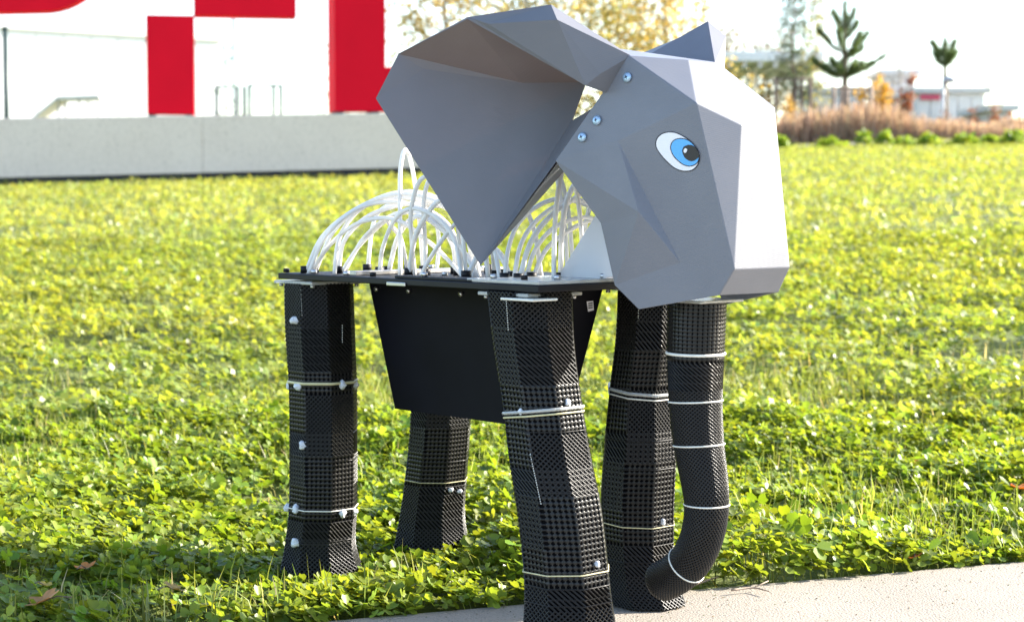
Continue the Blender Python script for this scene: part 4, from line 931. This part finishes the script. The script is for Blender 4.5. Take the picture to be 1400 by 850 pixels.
building('grey_container', 1356, 1383, 152, 46, 3, 'greyclad', 'small grey box behind the last russet bush', 2)
building('low_warehouse', 1384, 1500, 172, 62, 10, 'offwhite', 'distant low warehouse at the end of the dry grass strip', 4)
# stair ramp next to the hall
def ramp_obj():
    Y = 66; b = ground_at(100, Y); root = empty('stair_ramp', b, 'sloping stair with flat landing and thin posts before the white hall', 'stair')
    pts = [(44, 160), (78, 132), (136, 130)]; P = [at(u, v, Y) for u, v in pts]
    for p, q in zip(P[:-1], P[1:]):
        V = [p, q, q + [0, 1.6, 0], p + [0, 1.6, 0]]; V += [x - np.array([0, 0, .12]) for x in V]; mesh_py('deck', V, [(0, 1, 2, 3), (7, 6, 5, 4), (0, 4, 5, 1), (1, 5, 6, 2), (2, 6, 7, 3), (3, 7, 4, 0)], 'greyclad', root)
    for u in (80, 108, 135): post('post', u, None, 132, Y + .2, .04, 'galv', root)
    for u in (60, 90, 120): post('post', u, None, 150 if u == 60 else 132, Y + 1.4, .04, 'galv', root)
ramp_obj()
# pale flat canopy on a column
def canopy_obj():
    Y = 56; b = ground_at(1028, Y); root = empty('canopy_shelter', b, 'pale flat-roofed canopy on a round column behind the head', 'shelter')
    A = at(955, 91, Y); B = at(1112, 78, Y); box_between('roof', (A[0], Y - 2, A[2]), (B[0], Y + 4, B[2]), 'white', root, .03)
    for u, dy in ((1028, 0), (985, 3), (1090, 3)): post('column', u, None, 90, Y + dy, .16, 'white', root)
    for k in range(8):
        p = at(962 + k * 20, 97, Y + 1); box_between('beam', (p[0] - .06, Y - 1.9, A[2] - .18), (p[0] + .06, Y + 3.9, A[2] - .003), 'roofgrey', root)
canopy_obj()
tree('brown_tree', 985, 52, 62, 1.2, [(.22, .17, .12), (.26, .20, .15), (.18, .16, .13)], 2400, .11, 'hazy brown grey tree above and below the pale canopy', 'tree', 441, None, .55, 16, .09, .3, .5)
tree('brown_tree', 1050, 60, 60, 1.2, [(.24, .18, .13), (.20, .18, .15)], 2200, .11, 'hazy brown grey tree between the canopy column and the tall conifer', 'tree', 442, None, .5, 16, .09, .3, .5)

# ------------------------------------------------------------------ fallen leaves
def fallen(u, v, size, col, label, h=.03, seed=0, Y=None):
    g = np.random.default_rng(seed); p = at_z(u, v, h); a = Acc(); pts = []
    for k in range(20):
        th = 2 * math.pi * k / 20; r_ = size * (.62 + .38 * abs(math.cos(2.5 * th))) * g.uniform(.85, 1.1); pts.append((r_ * math.cos(th), r_ * math.sin(th)))
    th0 = g.uniform(0, 6.28); tx, ty = g.normal() * .25, g.normal() * .25
    V = [p] + [p + np.array([x * math.cos(th0) - y * math.sin(th0), x * math.sin(th0) + y * math.cos(th0), tx * x + ty * y + .35 * (x * x + y * y) / size]) for x, y in pts]
    cc = np.array([col]) * g.uniform(.8, 1.2, (21, 1)); a.add(V, [(0, 1 + k, 1 + (k + 1) % 20) for k in range(20)], cc)
    r = empty('fallen_leaf', p, label, 'leaf', 'fallen autumn leaves'); a.build('blade', 'orange', r)
    q = p + np.array([math.cos(th0), math.sin(th0), .15]) * size * 1.5; tube('stalk', [p, (p + q) / 2 + [0, 0, .004], q], .0008, 'bark', r, 5)
fallen(1256, 634, .024, (.62, .19, .02), 'bright orange fallen leaf on the clover right of the trunk', .035, 1)
fallen(1396, 668, .020, (.60, .17, .02), 'orange fallen leaf on the clover close to the paving end', .035, 2)
fallen(58, 822, .022, (.50, .24, .07), 'tan brown fallen leaf in the shaded clover', .03, 3)
fallen(117, 776, .013, (.55, .20, .03), 'small rust fallen leaf in the sunlit clover left of the rear leg', .035, 4)
fallen(62, 800, .010, (.55, .40, .05), 'small yellow fallen leaf beside the tan brown leaf', .035, 5)
fallen(238, 805, .015, (.34, .24, .06), 'dull olive fallen leaf in the shade of the rear leg', .03, 6)
fallen(1250, 762, .010, (.36, .14, .05), 'little russet fallen leaf on the clover fringe of the paving', .015, 7)
# grit and leaf crumbs on the paving
def grit():
    a = Acc(); n = 900; s_ = rng.uniform(-.4, 1.9, n); d_ = -np.abs(rng.normal(size=n)) * .16 - .004; P = EDGE_A[None] + EDGE_D[None] * s_[:, None] + EDGE_N[None] * d_[:, None]
    r_ = rng.uniform(.0006, .0018, n); th = rng.uniform(0, 6.28, n); T4 = np.array([(1, 0, 0), (-.3, .8, 0), (-.8, -.5, 0), (0, 0, .7)])
    rot = np.stack([np.stack([np.cos(th), -np.sin(th), 0 * th], -1), np.stack([np.sin(th), np.cos(th), 0 * th], -1), np.stack([0 * th, 0 * th, 1 + 0 * th], -1)], 1)
    V = np.einsum('nij,kj->nki', rot, T4) * r_[:, None, None] + np.c_[P, np.full(n, .0004)][:, None]
    F4 = (np.arange(n) * 4)[:, None, None] + np.array([(0, 1, 3), (1, 2, 3), (2, 0, 3)])[None]
    col = np.array([(.06, .05, .04), (.20, .15, .10), (.32, .24, .12), (.12, .15, .05)])[rng.integers(0, 4, n)]
    a.add(V.reshape(-1, 3), F4.reshape(-1, 3), np.repeat(col, 4, 0)); tag(a.build('grit', 'dry'), 'dark grit and leaf crumbs scattered on the paving', kind='stuff')
grit()
# dry twigs lying on the paving edge
for k, (P, lab) in enumerate([([(945, 800), (985, 787), (1022, 779)], 'straw coloured dry twig lying against the trunk tip'), ([(1000, 806), (1030, 803), (1052, 808)], 'short straw stem lying flat on the paving by the clover fringe')]):
    q = [at_z(u, v, .006) for u, v in P]; a = catmull(q, 5); r = empty('twig', a[0], lab, 'twig', 'dry twigs'); tube('stem', a, np.linspace(.0016, .0007, len(a)), 'wood', r, 5); tube('side_shoot', [a[5], a[5] + np.array([.02, .012, .006])], .0008, 'wood', r, 5)
